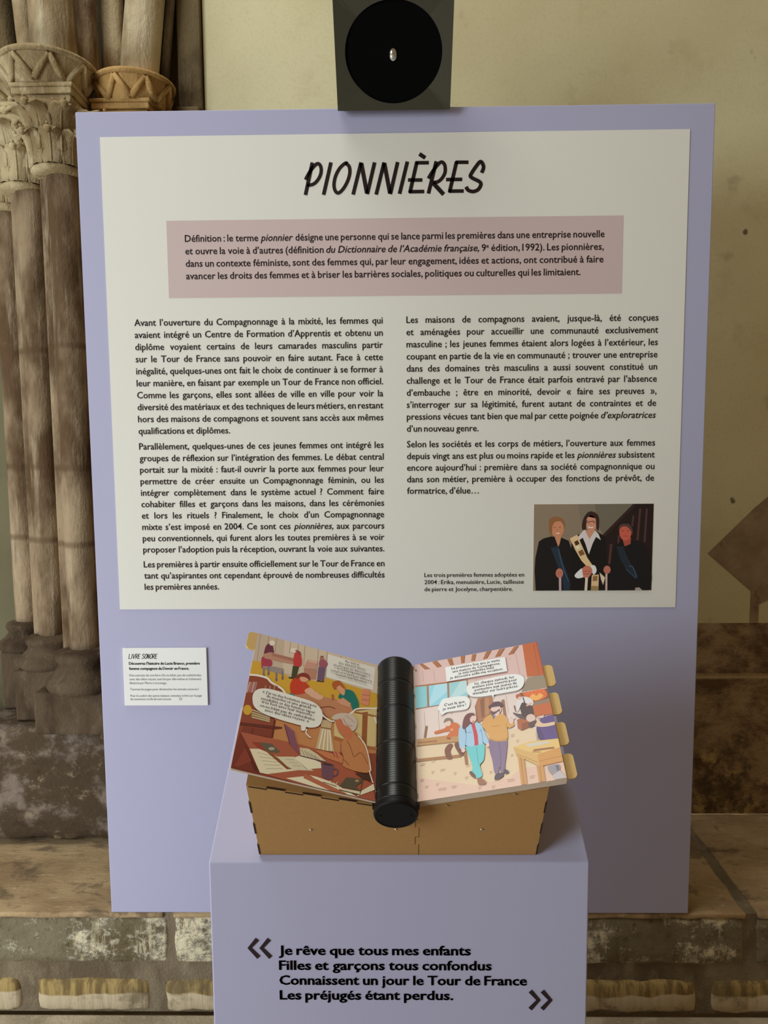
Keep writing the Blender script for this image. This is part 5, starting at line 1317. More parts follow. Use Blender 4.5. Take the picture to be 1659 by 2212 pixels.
# right-hand stack: four leaves, the tabbed ones lying under the open one
fn, w, h = page_fn(PAGE_R, 1)
right = page_board('right_page', fn, w, h, 0.0032, 1, M_PAGE, book)
RIGHT_ART = [
([0.751,0.57,0.523],[0,0,0,4651,3768,4651,3768,0]),
([0.796,0.65,0.602],[0,3035,3297,3388,3294,1564,0,1508]),
([0.721,0.485,0.451],[0,4651,3390,4651,3318,3424,972,3721,0,3782]),
([0.428,0.259,0.238],[247,4373,259,3930,269,3929,258,4371]),
([0.428,0.259,0.238],[585,4336,597,3851,607,3850,595,4335]),
([0.428,0.259,0.238],[649,2765,641,1996,650,1995,659,2763]),
([0.428,0.259,0.238],[242,2793,252,2189,262,2187,252,2792]),
([0.428,0.259,0.238],[3069,4350,3092,3561,3102,3561,3079,4350]),
([0.428,0.259,0.238],[1832,3690,1827,3564,1836,3563,1842,3689]),
([0.428,0.259,0.238],[2227,3682,2222,3577,2232,3576,2237,3681]),
([0.428,0.259,0.238],[2603,2892,2597,2229,2606,2228,2612,2892]),
([0.428,0.259,0.238],[1030,2643,1035,2524,1044,2524,1039,2642]),
([0.428,0.259,0.238],[2889,4171,2911,4210,2903,4218,2881,4179]),
([0.796,0.609,0.406],[0,0,0,1832,1225,1767,2566,1714,3102,1676,3768,1292,3768,0]),
([0.781,0.52,0.406],[0,0,0,694,1510,199,2379,270,2692,474,3768,491,3768,0]),
([0.407,0.131,0.034],[156,4643,244,4645,478,4371,323,4391]),
([0.22,0.06,0.014],[483,4379,251,4651,248,4651,239,4637,473,4363]),
([0.407,0.131,0.034],[559,4636,699,4647,841,4386,703,4375]),
([0.22,0.06,0.014],[848,4392,707,4651,703,4651,692,4641,835,4380]),
([0.407,0.131,0.034],[1029,4643,1168,4636,1207,4355,1098,4369]),
([0.22,0.06,0.014],[1215,4356,1176,4637,1159,4635,1199,4354]),
([0.407,0.131,0.034],[1445,4651,1491,4651,1572,4645,1532,4361,1441,4370]),
([0.22,0.06,0.014],[1540,4358,1581,4642,1564,4648,1524,4364]),
([0.407,0.131,0.034],[1798,4634,1918,4631,1849,4364,1748,4380]),
([0.22,0.06,0.014],[1857,4360,1926,4627,1910,4636,1841,4368]),
([0.407,0.131,0.034],[2233,4639,2387,4646,2222,4375,2102,4359]),
([0.22,0.06,0.014],[2229,4367,2393,4638,2383,4651,2379,4651,2216,4382]),
([0.407,0.131,0.034],[2623,4632,2793,4639,2608,4364,2466,4359]),
([0.22,0.06,0.014],[2614,4356,2799,4631,2787,4646,2602,4371]),
([0.407,0.131,0.034],[3079,4630,3213,4632,3009,4358,2858,4351]),
([0.22,0.06,0.014],[3015,4350,3219,4624,3208,4640,3003,4365]),
([0.407,0.131,0.034],[11,4452,39,4468,72,4393,26,4381]),
([0.22,0.06,0.014],[79,4397,47,4473,32,4464,65,4388]),
([0.545,0.106,0.009],[3328,4651,3768,4651,3768,3356,3283,3399]),
([0.485,0.051,0.005],[3724,4651,3768,4651,3768,3350,3737,3350]),
([0.301,0.036,0.004],[3655,4608,3617,3394,3629,3394,3668,4608]),
([0.31,0.235,0.16],[3293,3364,3755,3363,3768,3233,3768,2901,3052,2904]),
([0.154,0.106,0.077],[3730,3341,3768,3264,3768,3301,3743,3352]),
([0.213,0.064,0.023],[2984,2867,3768,2863,3768,1970,3252,1969]),
([0.736,0.137,0.015],[3072,2827,3092,2854,3141,2862,3208,2860,3281,2860,3370,2867,3477,2876,3579,2875,3655,2855,3701,2805,3727,2734,3734,2660,3721,2602,3680,2563,3614,2533,3540,2512,3474,2501,3418,2497,3366,2500,3315,2516,3265,2547,3206,2606,3143,2687,3092,2769]),
([0.9,0.428,0.085],[3252,2668,3268,2697,3297,2728,3331,2753,3360,2762,3381,2747,3400,2715,3418,2682,3438,2666,3460,2677,3482,2706,3505,2734,3528,2744,3557,2728,3589,2696,3613,2658,3617,2625,3592,2595,3545,2565,3492,2538,3446,2522,3408,2519,3372,2524,3339,2536,3312,2552,3288,2576,3267,2606,3254,2638]),
([0.86,0.185,0.023],[3217,2749,3264,2857,3237,2876,3190,2767]),
([0.86,0.185,0.023],[3325,2741,3374,2857,3347,2875,3298,2758]),
([0.86,0.185,0.023],[3432,2732,3483,2856,3456,2874,3405,2750]),
([0.86,0.185,0.023],[3540,2724,3592,2856,3565,2873,3513,2741]),
([0.86,0.185,0.023],[3647,2716,3701,2855,3674,2872,3620,2732]),
([0.301,0.185,0.114],[3283,2465,3768,2507,3768,2368,3280,2342]),
([0.57,0.121,0.017],[3274,2344,3768,2368,3768,1972,3296,1997]),
([0.407,0.16,0.073],[0,3819,1572,3701,1572,2923,0,2951]),
([0.251,0.609,0.672],[0,3768,356,3728,342,2964,0,2975]),
([0.301,0.664,0.811],[416,3722,970,3688,944,2949,405,2962]),
([0.337,0.636,0.702],[1027,3687,1546,3664,1534,2931,997,2961]),
([0.428,0.751,0.877],[602,3713,970,3688,958,3387,435,2972,410,3099]),
([0.508,0.736,0.778],[1370,3671,1546,3664,1541,3255,1026,3003,1021,3126]),
([0.428,0.166,0.069],[1712,2693,1815,2941,2213,2916,2240,2538,2010,2202,1702,2078]),
([0.259,0.092,0.039],[1871,2856,1989,2918,1937,2256,1857,2235]),
([0.508,0.228,0.109],[2022,2923,2132,2910,2071,2342,1963,2289]),
([0.347,0.137,0.065],[2461,2725,2541,2739,2532,2167,2459,2202]),
([0.185,0.071,0.034],[1702,2693,1738,2068,1756,2069,1721,2693]),
([0.545,0.284,0.099],[0,1899,795,1861,1243,1800,1195,1583,0,1678]),
([0.301,0.126,0.037],[0,1676,1196,1582,1196,1600,0,1694]),
([0.386,0.16,0.048],[38,1747,570,1704,568,1763,35,1807]),
([0.407,0.179,0.058],[0,1176,1132,1096,1131,1186,0,1267]),
([0.301,0.121,0.037],[1132,1599,1141,1100,1206,1096,1199,1594]),
([0.347,0.148,0.055],[1270,1284,1280,849,1357,845,1348,1280]),
([0.301,0.126,0.048],[262,2307,200,1923,261,1900,324,2283]),
([0.22,0.06,0.027],[761,1389,778,1445,808,1496,843,1537,876,1563,911,1572,949,1566,981,1548,997,1522,988,1483,961,1433,932,1378,916,1323,922,1264,940,1201,957,1144,956,1105,931,1085,890,1080,845,1089,811,1115,788,1167,770,1241,760,1321]),
([0.185,0.051,0.023],[1038,1542,1055,1566,1084,1579,1118,1577,1147,1557,1172,1509,1195,1438,1217,1361,1234,1297,1250,1244,1265,1196,1273,1156,1273,1132,1258,1123,1234,1128,1205,1144,1179,1167,1154,1201,1129,1245,1106,1294,1086,1344,1067,1396,1049,1453,1038,1505]),
([0.65,0.148,0.021],[522,2058,570,2071,642,2080,718,2088,778,2100,812,2116,834,2134,852,2153,877,2174,910,2200,947,2230,986,2255,1025,2265,1069,2256,1115,2233,1158,2202,1192,2165,1216,2122,1233,2070,1243,2016,1246,1966,1245,1916,1238,1866,1222,1822,1195,1791,1149,1782,1086,1788,1024,1797,978,1798,958,1785,954,1764,953,1744,943,1732,918,1729,885,1731,854,1739,835,1754,834,1777,843,1810,858,1844,874,1875,898,1902,928,1928,953,1951,958,1969,939,1981,902,1989,854,1992,803,1993,741,1988,668,1978,599,1969,549,1970,520,1986,504,2010,504,2037]),
([0.844,0.596,0.523],[989,2246,982,2211,966,2182,943,2163,915,2156,887,2162,861,2180,841,2208,829,2242,826,2280,833,2315,849,2344,873,2363,900,2370,929,2364,954,2346,975,2317,987,2283]),
([0.251,0.179,0.13],[790,2314,794,2337,806,2370,824,2403,844,2426,870,2435,902,2438,934,2434,963,2424,988,2407,1013,2383,1033,2356,1046,2329,1048,2298,1043,2262,1033,2232,1022,2220,1012,2234,1000,2267,985,2304,966,2327,941,2331,910,2326,880,2318,854,2312,831,2309,811,2305,796,2305]),
([0.736,0.347,0.2],[1043,2008,1039,1993,1031,1982,1018,1974,1004,1972,989,1975,975,1983,964,1995,957,2010,956,2026,959,2040,968,2052,980,2060,995,2062,1010,2059,1024,2051,1034,2038,1041,2024]),
([0.301,0.06,0.014],[847,1744,938,1708,948,1756,857,1793]),
([0.439,0.115,0.029],[2799,1979,2939,2006,3111,1895,3107,1668,2876,1606,2782,1706]),
([0.301,0.071,0.019],[2908,1827,3129,1854,3107,1668,2876,1606]),
([0.115,0.064,0.058],[2720,2234,2743,2230,2794,2200,2859,2163,2928,2140,3010,2138,3106,2147,3194,2154,3249,2147,3261,2117,3243,2074,3211,2028,3180,1992,3153,1966,3121,1944,3086,1930,3049,1926,3010,1935,2967,1955,2923,1983,2880,2018,2831,2070,2777,2137,2734,2198]),
([0.064,0.025,0.027],[2928,2582,2948,2615,2978,2623,3014,2614,3054,2594,3105,2561,3164,2513,3219,2456,3257,2393,3273,2320,3276,2236,3268,2154,3256,2089,3237,2040,3211,2002,3180,1976,3145,1962,3104,1964,3055,1979,3009,2004,2974,2036,2956,2073,2948,2117,2945,2169,2941,2232,2933,2316,2925,2418,2921,2514]),
([0.781,0.721,0.747],[2959,2694,2984,2710,3010,2719,3039,2721,3072,2716,3114,2704,3162,2684,3208,2659,3246,2630,3275,2595,3298,2555,3315,2514,3322,2476,3319,2438,3307,2398,3289,2367,3266,2353,3237,2365,3201,2396,3163,2432,3128,2460,3098,2483,3069,2505,3040,2516,3011,2506,2978,2459,2944,2386,2911,2312,2884,2263,2862,2243,2843,2238,2830,2249,2824,2276,2829,2330,2842,2407,2860,2488,2878,2555,2895,2602,2915,2640,2936,2670]),
([0.508,0.115,0.037],[3031,2737,3023,2712,3006,2692,2982,2679,2955,2676,2928,2682,2904,2697,2885,2719,2874,2745,2873,2772,2881,2798,2898,2818,2922,2830,2949,2834,2977,2828,3001,2813,3020,2791,3030,2764]),
([0.828,0.508,0.417],[3020,2660,3014,2640,3003,2624,2989,2613,2972,2609,2955,2613,2940,2624,2929,2640,2923,2660,2923,2682,2929,2702,2940,2719,2955,2730,2972,2733,2989,2730,3004,2719,3015,2702,3020,2682]),
([0.22,0.101,0.065],[2769,2455,2789,2258,2825,2264,2805,2460]),
([0.751,0.45,0.325],[3123,2356,3284,2406,3273,2465,3111,2415]),
([0.064,0.025,0.027],[3049,2699,3078,2427,3108,2432,3079,2705]),
([0.106,0.048,0.23],[3270,1605,3284,1640,3302,1671,3322,1702,3345,1735,3364,1776,3383,1822,3409,1864,3452,1897,3524,1918,3617,1932,3709,1939,3768,1940,3768,1105,3741,1060,3699,1067,3651,1098,3601,1119,3545,1123,3482,1128,3422,1136,3374,1150,3339,1172,3315,1199,3296,1230,3281,1264,3269,1301,3262,1342,3259,1385,3257,1428,3256,1472,3258,1519,3262,1564]),
([0.071,0.029,0.148],[3305,1634,3318,1641,3333,1630,3349,1599,3365,1549,3386,1463,3411,1347,3429,1236,3434,1163,3418,1139,3386,1145,3351,1170,3324,1202,3305,1245,3289,1303,3277,1366,3271,1425,3273,1485,3281,1549,3292,1603]),
([0.781,0.545,0.354],[3220,1761,3238,1797,3271,1839,3309,1873,3344,1883,3371,1856,3395,1804,3423,1748,3466,1710,3535,1699,3622,1702,3705,1707,3762,1703,3768,1699,3768,1618,3761,1612,3708,1602,3631,1596,3549,1595,3477,1599,3418,1607,3364,1621,3317,1638,3279,1658,3250,1680,3229,1706,3219,1733]),
([0.751,0.545,0.486],[3296,1923,3282,1880,3255,1846,3218,1824,3176,1817,3133,1826,3095,1849,3067,1885,3051,1929,3050,1975,3064,2018,3092,2053,3129,2075,3172,2082,3215,2073,3253,2049,3281,2012,3296,1969]),
([0.101,0.039,0.048],[3095,1787,3121,1810,3159,1829,3200,1843,3234,1851,3264,1851,3292,1845,3313,1833,3318,1814,3304,1783,3274,1742,3239,1702,3206,1673,3177,1657,3146,1649,3119,1649,3100,1658,3088,1682,3082,1718,3084,1756]),
([0.781,0.57,0.486],[3327,1961,3539,1972,3495,1888,3379,1913]),
([0.508,0.397,0.325],[3220,1432,3210,1186,3256,1185,3266,1430]),
([0.623,0.301,0.081],[2636,0,2664,848,2821,733,2787,0]),
([0.347,0.137,0.031],[2731,800,2696,0,2709,0,2745,799]),
([0.623,0.292,0.073],[3082,0,3088,450,3265,460,3247,0]),
([0.347,0.137,0.031],[3163,435,3140,0,3154,0,3177,434]),
([0.319,0.284,0.316],[3361,389,3414,413,3501,419,3589,412,3648,395,3668,361,3664,312,3649,260,3633,219,3616,190,3592,168,3566,152,3541,139,3516,127,3491,116,3466,116,3443,135,3413,186,3378,261,3355,337]),
([0.154,0.121,0.166],[3558,392,3648,395,3631,235,3568,215]),
([0.545,0.473,0.486],[3477,0,3441,125,3641,233,3768,17,3768,0]),
([0.692,0.418,0.13],[2588,1131,3186,799,3166,445,2632,871]),
([0.796,0.532,0.173],[2588,1131,3047,1215,3768,1164,3768,898,3177,794]),
([0.664,0.301,0.062],[3171,795,3768,898,3768,479,3159,433]),
([0.407,0.16,0.029],[3172,577,3768,623,3768,636,3171,590]),
([0.407,0.16,0.029],[2662,893,3130,552,3136,563,2668,904]),
([0.664,0.596,0.523],[2905,1146,3200,1157,3544,1124,3504,1062,3008,1049]),
([0.337,0.121,0.029],[3090,899,3619,878,3623,938,3092,960]),
([0.545,0.259,0.077],[3039,875,3261,821,3269,861,3046,914]),
([0.235,0.154,0.271],[1987,1469,2032,1472,2093,1440,2160,1401,2223,1379,2288,1392,2357,1424,2416,1445,2454,1429,2462,1360,2449,1255,2425,1139,2404,1035,2386,948,2365,864,2344,785,2325,709,2311,631,2299,552,2286,484,2271,436,2250,413,2226,409,2203,418,2185,436,2175,474,2171,531,2168,583,2162,606,2152,582,2141,527,2128,469,2112,433,2089,419,2062,416,2035,430,2015,467,2006,537,2003,634,2002,741,1998,838,1989,922,1976,1001,1965,1078,1959,1156,1956,1244,1955,1338,1963,1419]),
([0.126,0.071,0.148],[2227,1349,2227,1299,2227,1230,2226,1149,2225,1062,2222,977,2218,898,2212,821,2202,738,2192,656,2182,581,2173,518,2167,472,2181,469,2187,515,2196,578,2206,654,2217,736,2226,819,2233,897,2237,976,2239,1061,2241,1148,2241,1229,2242,1298,2242,1348]),
([0.075,0.039,0.077],[1999,322,2005,345,2014,370,2029,394,2052,411,2091,422,2142,428,2192,429,2226,422,2242,404,2246,377,2241,348,2228,323,2206,302,2173,283,2138,266,2106,254,2077,248,2048,247,2023,250,2005,256,1996,268,1992,284,1994,303]),
([0.075,0.039,0.077],[2249,490,2256,503,2271,511,2290,512,2309,505,2331,487,2356,458,2377,428,2385,406,2373,390,2346,378,2316,372,2292,377,2276,397,2261,430,2251,465]),
([0.721,0.366,0.094],[1837,1975,1843,2032,1864,2087,1895,2138,1930,2181,1967,2218,2009,2249,2058,2273,2112,2287,2178,2291,2254,2285,2327,2272,2389,2255,2434,2235,2469,2211,2498,2179,2523,2139,2542,2081,2554,2010,2566,1942,2583,1894,2610,1876,2642,1876,2672,1882,2694,1879,2707,1862,2714,1839,2714,1815,2704,1795,2679,1778,2641,1762,2602,1750,2570,1742,2548,1751,2531,1772,2518,1783,2506,1763,2499,1692,2497,1588,2491,1482,2473,1408,2437,1373,2390,1360,2336,1361,2282,1367,2224,1376,2161,1392,2101,1418,2052,1456,2020,1511,1999,1582,1981,1657,1960,1728,1926,1792,1887,1855,1854,1916]),
([0.45,0.185,0.039],[2488,1802,2513,1908,2499,1913,2473,1807]),
([0.45,0.185,0.039],[2099,1876,2342,1863,2342,1877,2099,1891]),
([0.508,0.22,0.048],[1966,1519,1994,1502,2033,1478,2079,1449,2129,1422,2178,1399,2224,1384,2269,1381,2315,1385,2361,1393,2404,1404,2439,1413,2465,1419,2462,1436,2436,1430,2400,1421,2358,1411,2313,1402,2268,1398,2226,1402,2183,1415,2135,1438,2085,1465,2039,1493,2000,1518,1972,1535]),
([0.828,0.57,0.499],[2708,1942,2700,1911,2685,1885,2665,1868,2642,1861,2620,1866,2600,1881,2585,1906,2578,1937,2578,1970,2586,2001,2601,2027,2621,2045,2644,2052,2667,2047,2687,2031,2701,2006,2709,1975]),
([0.828,0.57,0.499],[2647,2015,2639,2092,2615,2089,2624,2012]),
([0.828,0.57,0.499],[2700,1988,2773,2029,2763,2055,2690,2015]),
([0.812,0.57,0.511],[2417,2391,2401,2331,2371,2282,2329,2250,2281,2239,2233,2249,2189,2280,2157,2328,2138,2388,2137,2452,2152,2512,2183,2562,2225,2594,2273,2606,2322,2595,2366,2564,2399,2515,2416,2455]),
([0.137,0.068,0.077],[2134,2425,2142,2426,2153,2411,2168,2390,2185,2376,2204,2369,2227,2364,2252,2363,2277,2367,2306,2383,2339,2407,2368,2426,2384,2429,2387,2405,2379,2364,2364,2319,2345,2283,2320,2258,2287,2236,2253,2221,2222,2214,2196,2217,2171,2229,2150,2247,2135,2271,2128,2307,2126,2354,2128,2398]),
([0.812,0.57,0.511],[2151,2211,2354,2358,2356,2243,2190,2145]),
([0.185,0.154,0.23],[2153,2229,2261,2225,2171,2112]),
([0.092,0.034,0.058],[2087,2579,2102,2592,2126,2605,2153,2617,2175,2631,2190,2646,2202,2663,2215,2678,2235,2688,2266,2693,2305,2694,2344,2692,2377,2685,2404,2673,2427,2656,2447,2636,2463,2615,2477,2587,2489,2554,2494,2524,2487,2504,2465,2498,2431,2501,2393,2508,2357,2513,2325,2515,2294,2517,2263,2519,2232,2520,2198,2519,2163,2517,2130,2516,2106,2520,2092,2531,2083,2547,2082,2564]),
([0.148,0.609,0.644],[1353,1380,1392,1405,1454,1404,1525,1393,1591,1387,1656,1394,1724,1406,1785,1410,1828,1393,1847,1350,1848,1286,1841,1215,1832,1146,1824,1078,1811,1007,1795,939,1776,880,1748,839,1714,809,1682,778,1663,732,1665,660,1682,572,1696,487,1694,427,1667,395,1623,382,1577,382,1543,388,1527,405,1521,433,1518,465,1509,493,1489,513,1464,530,1441,549,1428,574,1431,605,1445,640,1460,682,1466,735,1459,803,1444,883,1427,969,1410,1053,1390,1141,1364,1235,1347,1320]),
([0.06,0.347,0.406],[1623,1326,1623,1287,1622,1231,1620,1166,1620,1098,1619,1033,1620,977,1623,928,1626,879,1631,833,1635,793,1639,759,1642,734,1656,735,1653,760,1650,794,1645,835,1641,880,1637,928,1635,977,1634,1032,1634,1097,1635,1165,1636,1230,1638,1285,1638,1325]),
([0.172,0.048,0.037],[1370,585,1378,599,1392,611,1411,615,1431,607,1456,579,1485,537,1512,492,1529,457,1532,432,1526,411,1514,398,1500,396,1480,410,1454,436,1427,468,1406,495,1391,520,1379,545,1371,568]),
([0.337,0.126,0.065],[1559,353,1572,370,1592,379,1617,379,1642,370,1672,348,1707,313,1739,275,1760,245,1771,223,1775,205,1769,191,1753,182,1719,177,1669,177,1619,184,1582,199,1564,231,1555,276,1554,321]),
([0.609,0.034,0.058],[1545,2073,1572,2097,1612,2093,1652,2067,1681,2026,1696,1964,1703,1882,1705,1791,1706,1706,1709,1622,1710,1534,1707,1456,1695,1402,1671,1373,1636,1364,1601,1373,1574,1401,1559,1453,1551,1528,1547,1615,1543,1703,1538,1800,1534,1909,1535,2007]),
([0.386,0.609,0.811],[1204,1993,1224,2035,1248,2055,1277,2065,1311,2076,1356,2093,1410,2109,1462,2119,1502,2120,1526,2113,1540,2100,1548,2076,1557,2033,1568,1965,1578,1877,1585,1783,1589,1694,1590,1605,1590,1512,1585,1430,1572,1373,1545,1347,1510,1344,1471,1353,1437,1364,1407,1380,1378,1406,1352,1430,1334,1437,1328,1421,1331,1389,1334,1355,1325,1332,1298,1320,1260,1312,1221,1316,1192,1341,1177,1392,1170,1464,1167,1548,1168,1632,1171,1724,1178,1825,1189,1921]),
([0.386,0.609,0.811],[1656,2088,1681,2110,1722,2101,1768,2071,1805,2026,1833,1964,1856,1882,1876,1791,1896,1704,1920,1614,1945,1517,1963,1432,1967,1373,1949,1349,1914,1350,1876,1364,1848,1382,1832,1411,1821,1452,1814,1489,1809,1505,1807,1488,1810,1450,1810,1408,1802,1381,1780,1365,1749,1355,1718,1358,1697,1384,1690,1441,1693,1522,1698,1615,1697,1708,1686,1809,1667,1921,1654,2022]),
([0.154,0.301,0.523],[1357,1960,1359,1932,1363,1892,1367,1846,1371,1796,1373,1746,1372,1700,1368,1654,1360,1604,1350,1554,1341,1508,1332,1468,1326,1440,1341,1435,1347,1463,1355,1502,1365,1549,1375,1600,1383,1650,1388,1698,1388,1745,1386,1796,1383,1846,1378,1893,1374,1932,1372,1961]),
([0.154,0.301,0.523],[1783,1872,1786,1852,1791,1825,1797,1793,1802,1757,1807,1720,1810,1684,1811,1643,1811,1595,1810,1546,1808,1500,1807,1461,1806,1433,1821,1431,1822,1459,1823,1498,1825,1545,1826,1594,1826,1642,1825,1684,1822,1722,1817,1760,1812,1795,1806,1828,1801,1855,1798,1874]),
([0.154,0.301,0.523],[1430,1808,1538,1805,1538,1823,1430,1827]),
([0.154,0.301,0.523],[1754,1798,1822,1802,1820,1820,1752,1816]),
([0.828,0.57,0.511],[1320,1273,1315,1248,1304,1227,1288,1212,1270,1207,1251,1210,1235,1223,1222,1242,1214,1267,1213,1294,1218,1320,1229,1341,1245,1355,1263,1361,1282,1357,1299,1345,1312,1325,1319,1300]),
([0.828,0.57,0.511],[1976,1311,1971,1288,1961,1268,1949,1255,1934,1250,1920,1252,1908,1263,1898,1281,1893,1303,1893,1327,1898,1350,1908,1370,1920,1383,1935,1389,1949,1386,1962,1375,1971,1358,1976,1335]),
([0.828,0.57,0.511],[1714,2242,1702,2192,1679,2152,1647,2125,1609,2115,1571,2123,1536,2148,1510,2187,1494,2236,1492,2289,1503,2339,1526,2380,1559,2408,1597,2418,1636,2410,1670,2384,1697,2344,1712,2295]),
([0.16,0.039,0.042],[1302,2048,1310,2103,1323,2172,1340,2242,1360,2301,1382,2348,1407,2387,1435,2418,1467,2441,1505,2454,1549,2459,1592,2456,1625,2445,1651,2421,1670,2386,1682,2351,1684,2329,1673,2326,1651,2337,1624,2347,1601,2346,1580,2331,1559,2306,1541,2277,1529,2247,1529,2215,1538,2181,1544,2146,1539,2112,1516,2078,1482,2044,1445,2013,1413,1988,1389,1969,1367,1954,1348,1947,1332,1949,1319,1960,1309,1980,1303,2009]),
([0.101,0.031,0.048],[1361,1996,1377,1807,1401,1808,1386,1996]),
([0.57,0.185,0.166],[1570,2174,1664,2177,1603,2129]),
([0.485,0.259,0.16],[613,781,733,786,731,807,610,802]),
([0.485,0.259,0.16],[372,758,433,774,427,794,366,778]),
([0.485,0.259,0.16],[523,234,728,224,727,244,522,254]),
([0.485,0.259,0.16],[63,579,154,589,150,609,59,599]),
([0.485,0.259,0.16],[1889,481,1949,496,1945,515,1885,500]),
([0.485,0.259,0.16],[876,237,993,242,991,262,874,257]),
([0.485,0.259,0.16],[2311,176,2481,171,2481,190,2311,195]),
([0.485,0.259,0.16],[2489,872,2550,887,2546,907,2485,891]),
([0.485,0.259,0.16],[1301,790,1391,800,1388,820,1298,810]),
([0.485,0.259,0.16],[474,374,534,390,528,409,468,393]),
([0.485,0.259,0.16],[1900,57,1973,70,1969,89,1897,76]),
([0.485,0.259,0.16],[962,617,1023,633,1017,652,957,636]),
([0.485,0.259,0.16],[175,361,265,371,261,391,171,380]),
([0.485,0.259,0.16],[78,1052,201,1057,198,1078,75,1073]),
([0.485,0.259,0.16],[1560,85,1619,100,1615,119,1556,104]),
([0.485,0.259,0.16],[1243,433,1317,446,1313,466,1239,453]),
([0.485,0.259,0.16],[386,1098,479,1109,475,1130,383,1119]),
([0.485,0.259,0.16],[2877,170,2990,176,2990,195,2876,189]),
([0.485,0.259,0.16],[2569,1485,2660,1496,2658,1517,2567,1507]),
([0.485,0.259,0.16],[2692,1283,2753,1299,2749,1320,2688,1304]),
([0.86,0.86,0.86],[956,4291,2762,4258,2758,3701,966,3723]),
([0.86,0.86,0.86],[1525,3259,1525,3306,1530,3354,1544,3399,1567,3436,1594,3464,1626,3485,1676,3502,1755,3518,1877,3535,2032,3549,2197,3561,2350,3569,2493,3573,2633,3573,2762,3569,2870,3560,2951,3546,3012,3527,3060,3503,3101,3476,3137,3446,3164,3412,3183,3374,3192,3329,3192,3274,3183,3211,3166,3148,3142,3094,3115,3048,3081,3007,3038,2974,2979,2949,2902,2936,2810,2932,2707,2934,2597,2935,2474,2933,2338,2932,2204,2933,2087,2936,1991,2942,1908,2950,1835,2961,1770,2975,1711,2993,1661,3013,1619,3038,1584,3069,1558,3110,1541,3159,1530,3210]),
([0.86,0.86,0.86],[2218,2960,2288,2956,2252,2812]),
([0.86,0.86,0.86],[650,2825,655,2848,666,2866,682,2886,701,2914,721,2956,744,3007,771,3057,802,3093,836,3111,873,3118,916,3118,968,3118,1034,3118,1111,3116,1190,3112,1262,3105,1325,3098,1386,3089,1440,3076,1486,3055,1523,3025,1552,2987,1573,2945,1586,2899,1588,2848,1581,2789,1568,2733,1551,2688,1535,2655,1516,2631,1488,2613,1448,2600,1389,2596,1314,2598,1235,2604,1161,2607,1092,2610,1024,2614,960,2615,904,2612,857,2597,817,2574,784,2555,756,2553,735,2575,721,2612,710,2656,699,2695,684,2729,668,2763,655,2795])]

artwork('right_page_print', RIGHT_ART, fn, M_PRINT, right)
RIGHT_TEXT = [('La première fois que je visite', 0.0571, 0.2075, 0.1298, 0.2063), ('une maison de Compagnons,', 0.058, 0.2007, 0.1296, 0.2002), ('je suis intimidée mais', 0.0669, 0.1951, 0.1197, 0.1946), ('je découvre enfin ma vocation.', 0.0539, 0.1895, 0.1326, 0.1887), ('Ici, chaque samedi, les', 0.0889, 0.1704, 0.1457, 0.1701), ('ateliers sont ouverts pour', 0.0848, 0.1647, 0.1494, 0.1643), ('permettre aux jeunes de', 0.0878, 0.1589, 0.1481, 0.1584), ('travailler sur leurs pièces.', 0.0844, 0.1529, 0.1497, 0.1527), ("C'est là que", 0.0418, 0.1416, 0.0718, 0.142), ('je veux être !', 0.0398, 0.1351, 0.0732, 0.1359)]
for nm, lines in (('caption_lettering', RIGHT_TEXT[:4]), ('speech_lettering', RIGHT_TEXT[4:8]), ('speech_lettering', RIGHT_TEXT[8:])):
    t = Letters()
    for s, a0, b0, a1, b1 in lines:
        t.slanted(s, a0, b0, a1, b1, 0.0046)
    t.obj(nm, M_INK, right, lambda a, b, fn=fn: fn(a, b, 0.0031))
hinge(fn, h, 0.0032, right, M_PAGE)
TABS = ((0.1495, 0.1880, 0.0145), (0.1015, 0.1390, 0.0140), (0.0535, 0.0900, 0.0140), (0.0050, 0.0415, 0.0145))
for k, (b0, b1, ln) in enumerate(TABS):
    fk, wk, hk = page_fn(PAGE_R, 1, 0.0034 + 0.0020 * k)
    pg = page_board('under_page', fk, w - 0.0006 * k, h, 0.0018, 1, M_PAGE, book)
    tab(fk, w - 0.001, b0, b1, ln, 0.0018, pg)

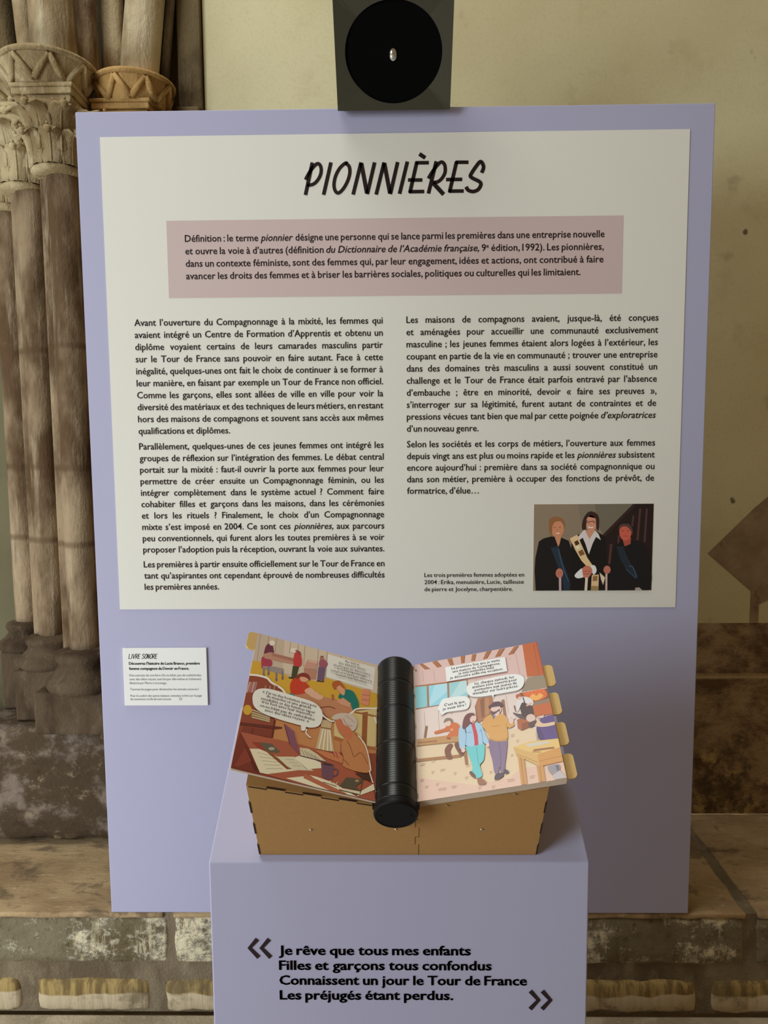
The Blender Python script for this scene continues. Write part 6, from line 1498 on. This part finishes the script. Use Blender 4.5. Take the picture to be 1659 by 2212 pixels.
# spine tube with turned grooves and end caps
RT, NT, XT = 0.0278, 0.1205, -0.003
tb = MB()
prof = [(RT * 0.93, 0.0)]
y = 0.002
L0, L1 = 0.004, 0.244
ys = [L0]
groove = (0.022, 0.088, 0.148, 0.196)
prof = []
nn = 240
for i in range(nn + 1):
    y = L0 + (L1 - L0) * i / nn
    r = RT - 0.00012 * (1 + math.sin(y * 2 * PI / 0.0035))
    for g in groove:
        d = abs(y - g)
        if d < 0.0016:
            r -= 0.0009 * (1 - d / 0.0016)
    if y > L1 - 0.007:
        q = (y - (L1 - 0.007)) / 0.007
        r -= 0.007 * (1 - math.sqrt(max(0.0, 1 - q * q)))
    prof.append((r, y))
def lathe_y(prof, n=56, close0=True, close1=True):
    v = []
    f = []
    for r, y in prof:
        v += [(XT + r * math.cos(2 * PI * k / n), y, NT + r * math.sin(2 * PI * k / n)) for k in range(n)]
    for i in range(len(prof) - 1):
        for k in range(n):
            f.append((i * n + k, i * n + (k + 1) % n, (i + 1) * n + (k + 1) % n, (i + 1) * n + k))
    if close0:
        f.append(tuple(range(n)))
    if close1:
        f.append(tuple(range((len(prof) - 1) * n, len(prof) * n))[::-1])
    return v, f
v, f = lathe_y(prof)
spine = mesh('spine_tube', v, f, M_BLACK, book, True)
v, f = lathe_y([(RT * 0.92, 0.0045), (RT * 1.02, 0.0035), (RT * 1.03, 0.0), (RT * 1.03, -0.004), (RT * 1.0, -0.0065), (RT * 0.95, -0.0072), (RT * 0.93, -0.0068), (RT * 0.90, -0.0064), (0.001, -0.0064)])
cap_o = mesh('end_cap', v, f, M_BLACKCAP, spine, False)
for s in (-1, 1):
    m = MB()
    m.tube([(XT + s * 0.0195, -0.0064, NT), (XT + s * 0.0195, -0.0068, NT)], 0.0012, 10)
    m.obj('cap_pin', M_FELT, cap_o)
# black comb strips along the tube that receive the page knuckles
for s in (-1, 1):
    m = MB()
    for k in range(5):
        y0 = 0.004 + 0.0475 * k
        m.box(XT + s * 0.0262 - 0.004, XT + s * 0.0262 + 0.004, y0, y0 + 0.038, NT - 0.004, NT + 0.006)
    m.obj('spine_comb', M_BLACKCAP, spine, False, 0.0008)
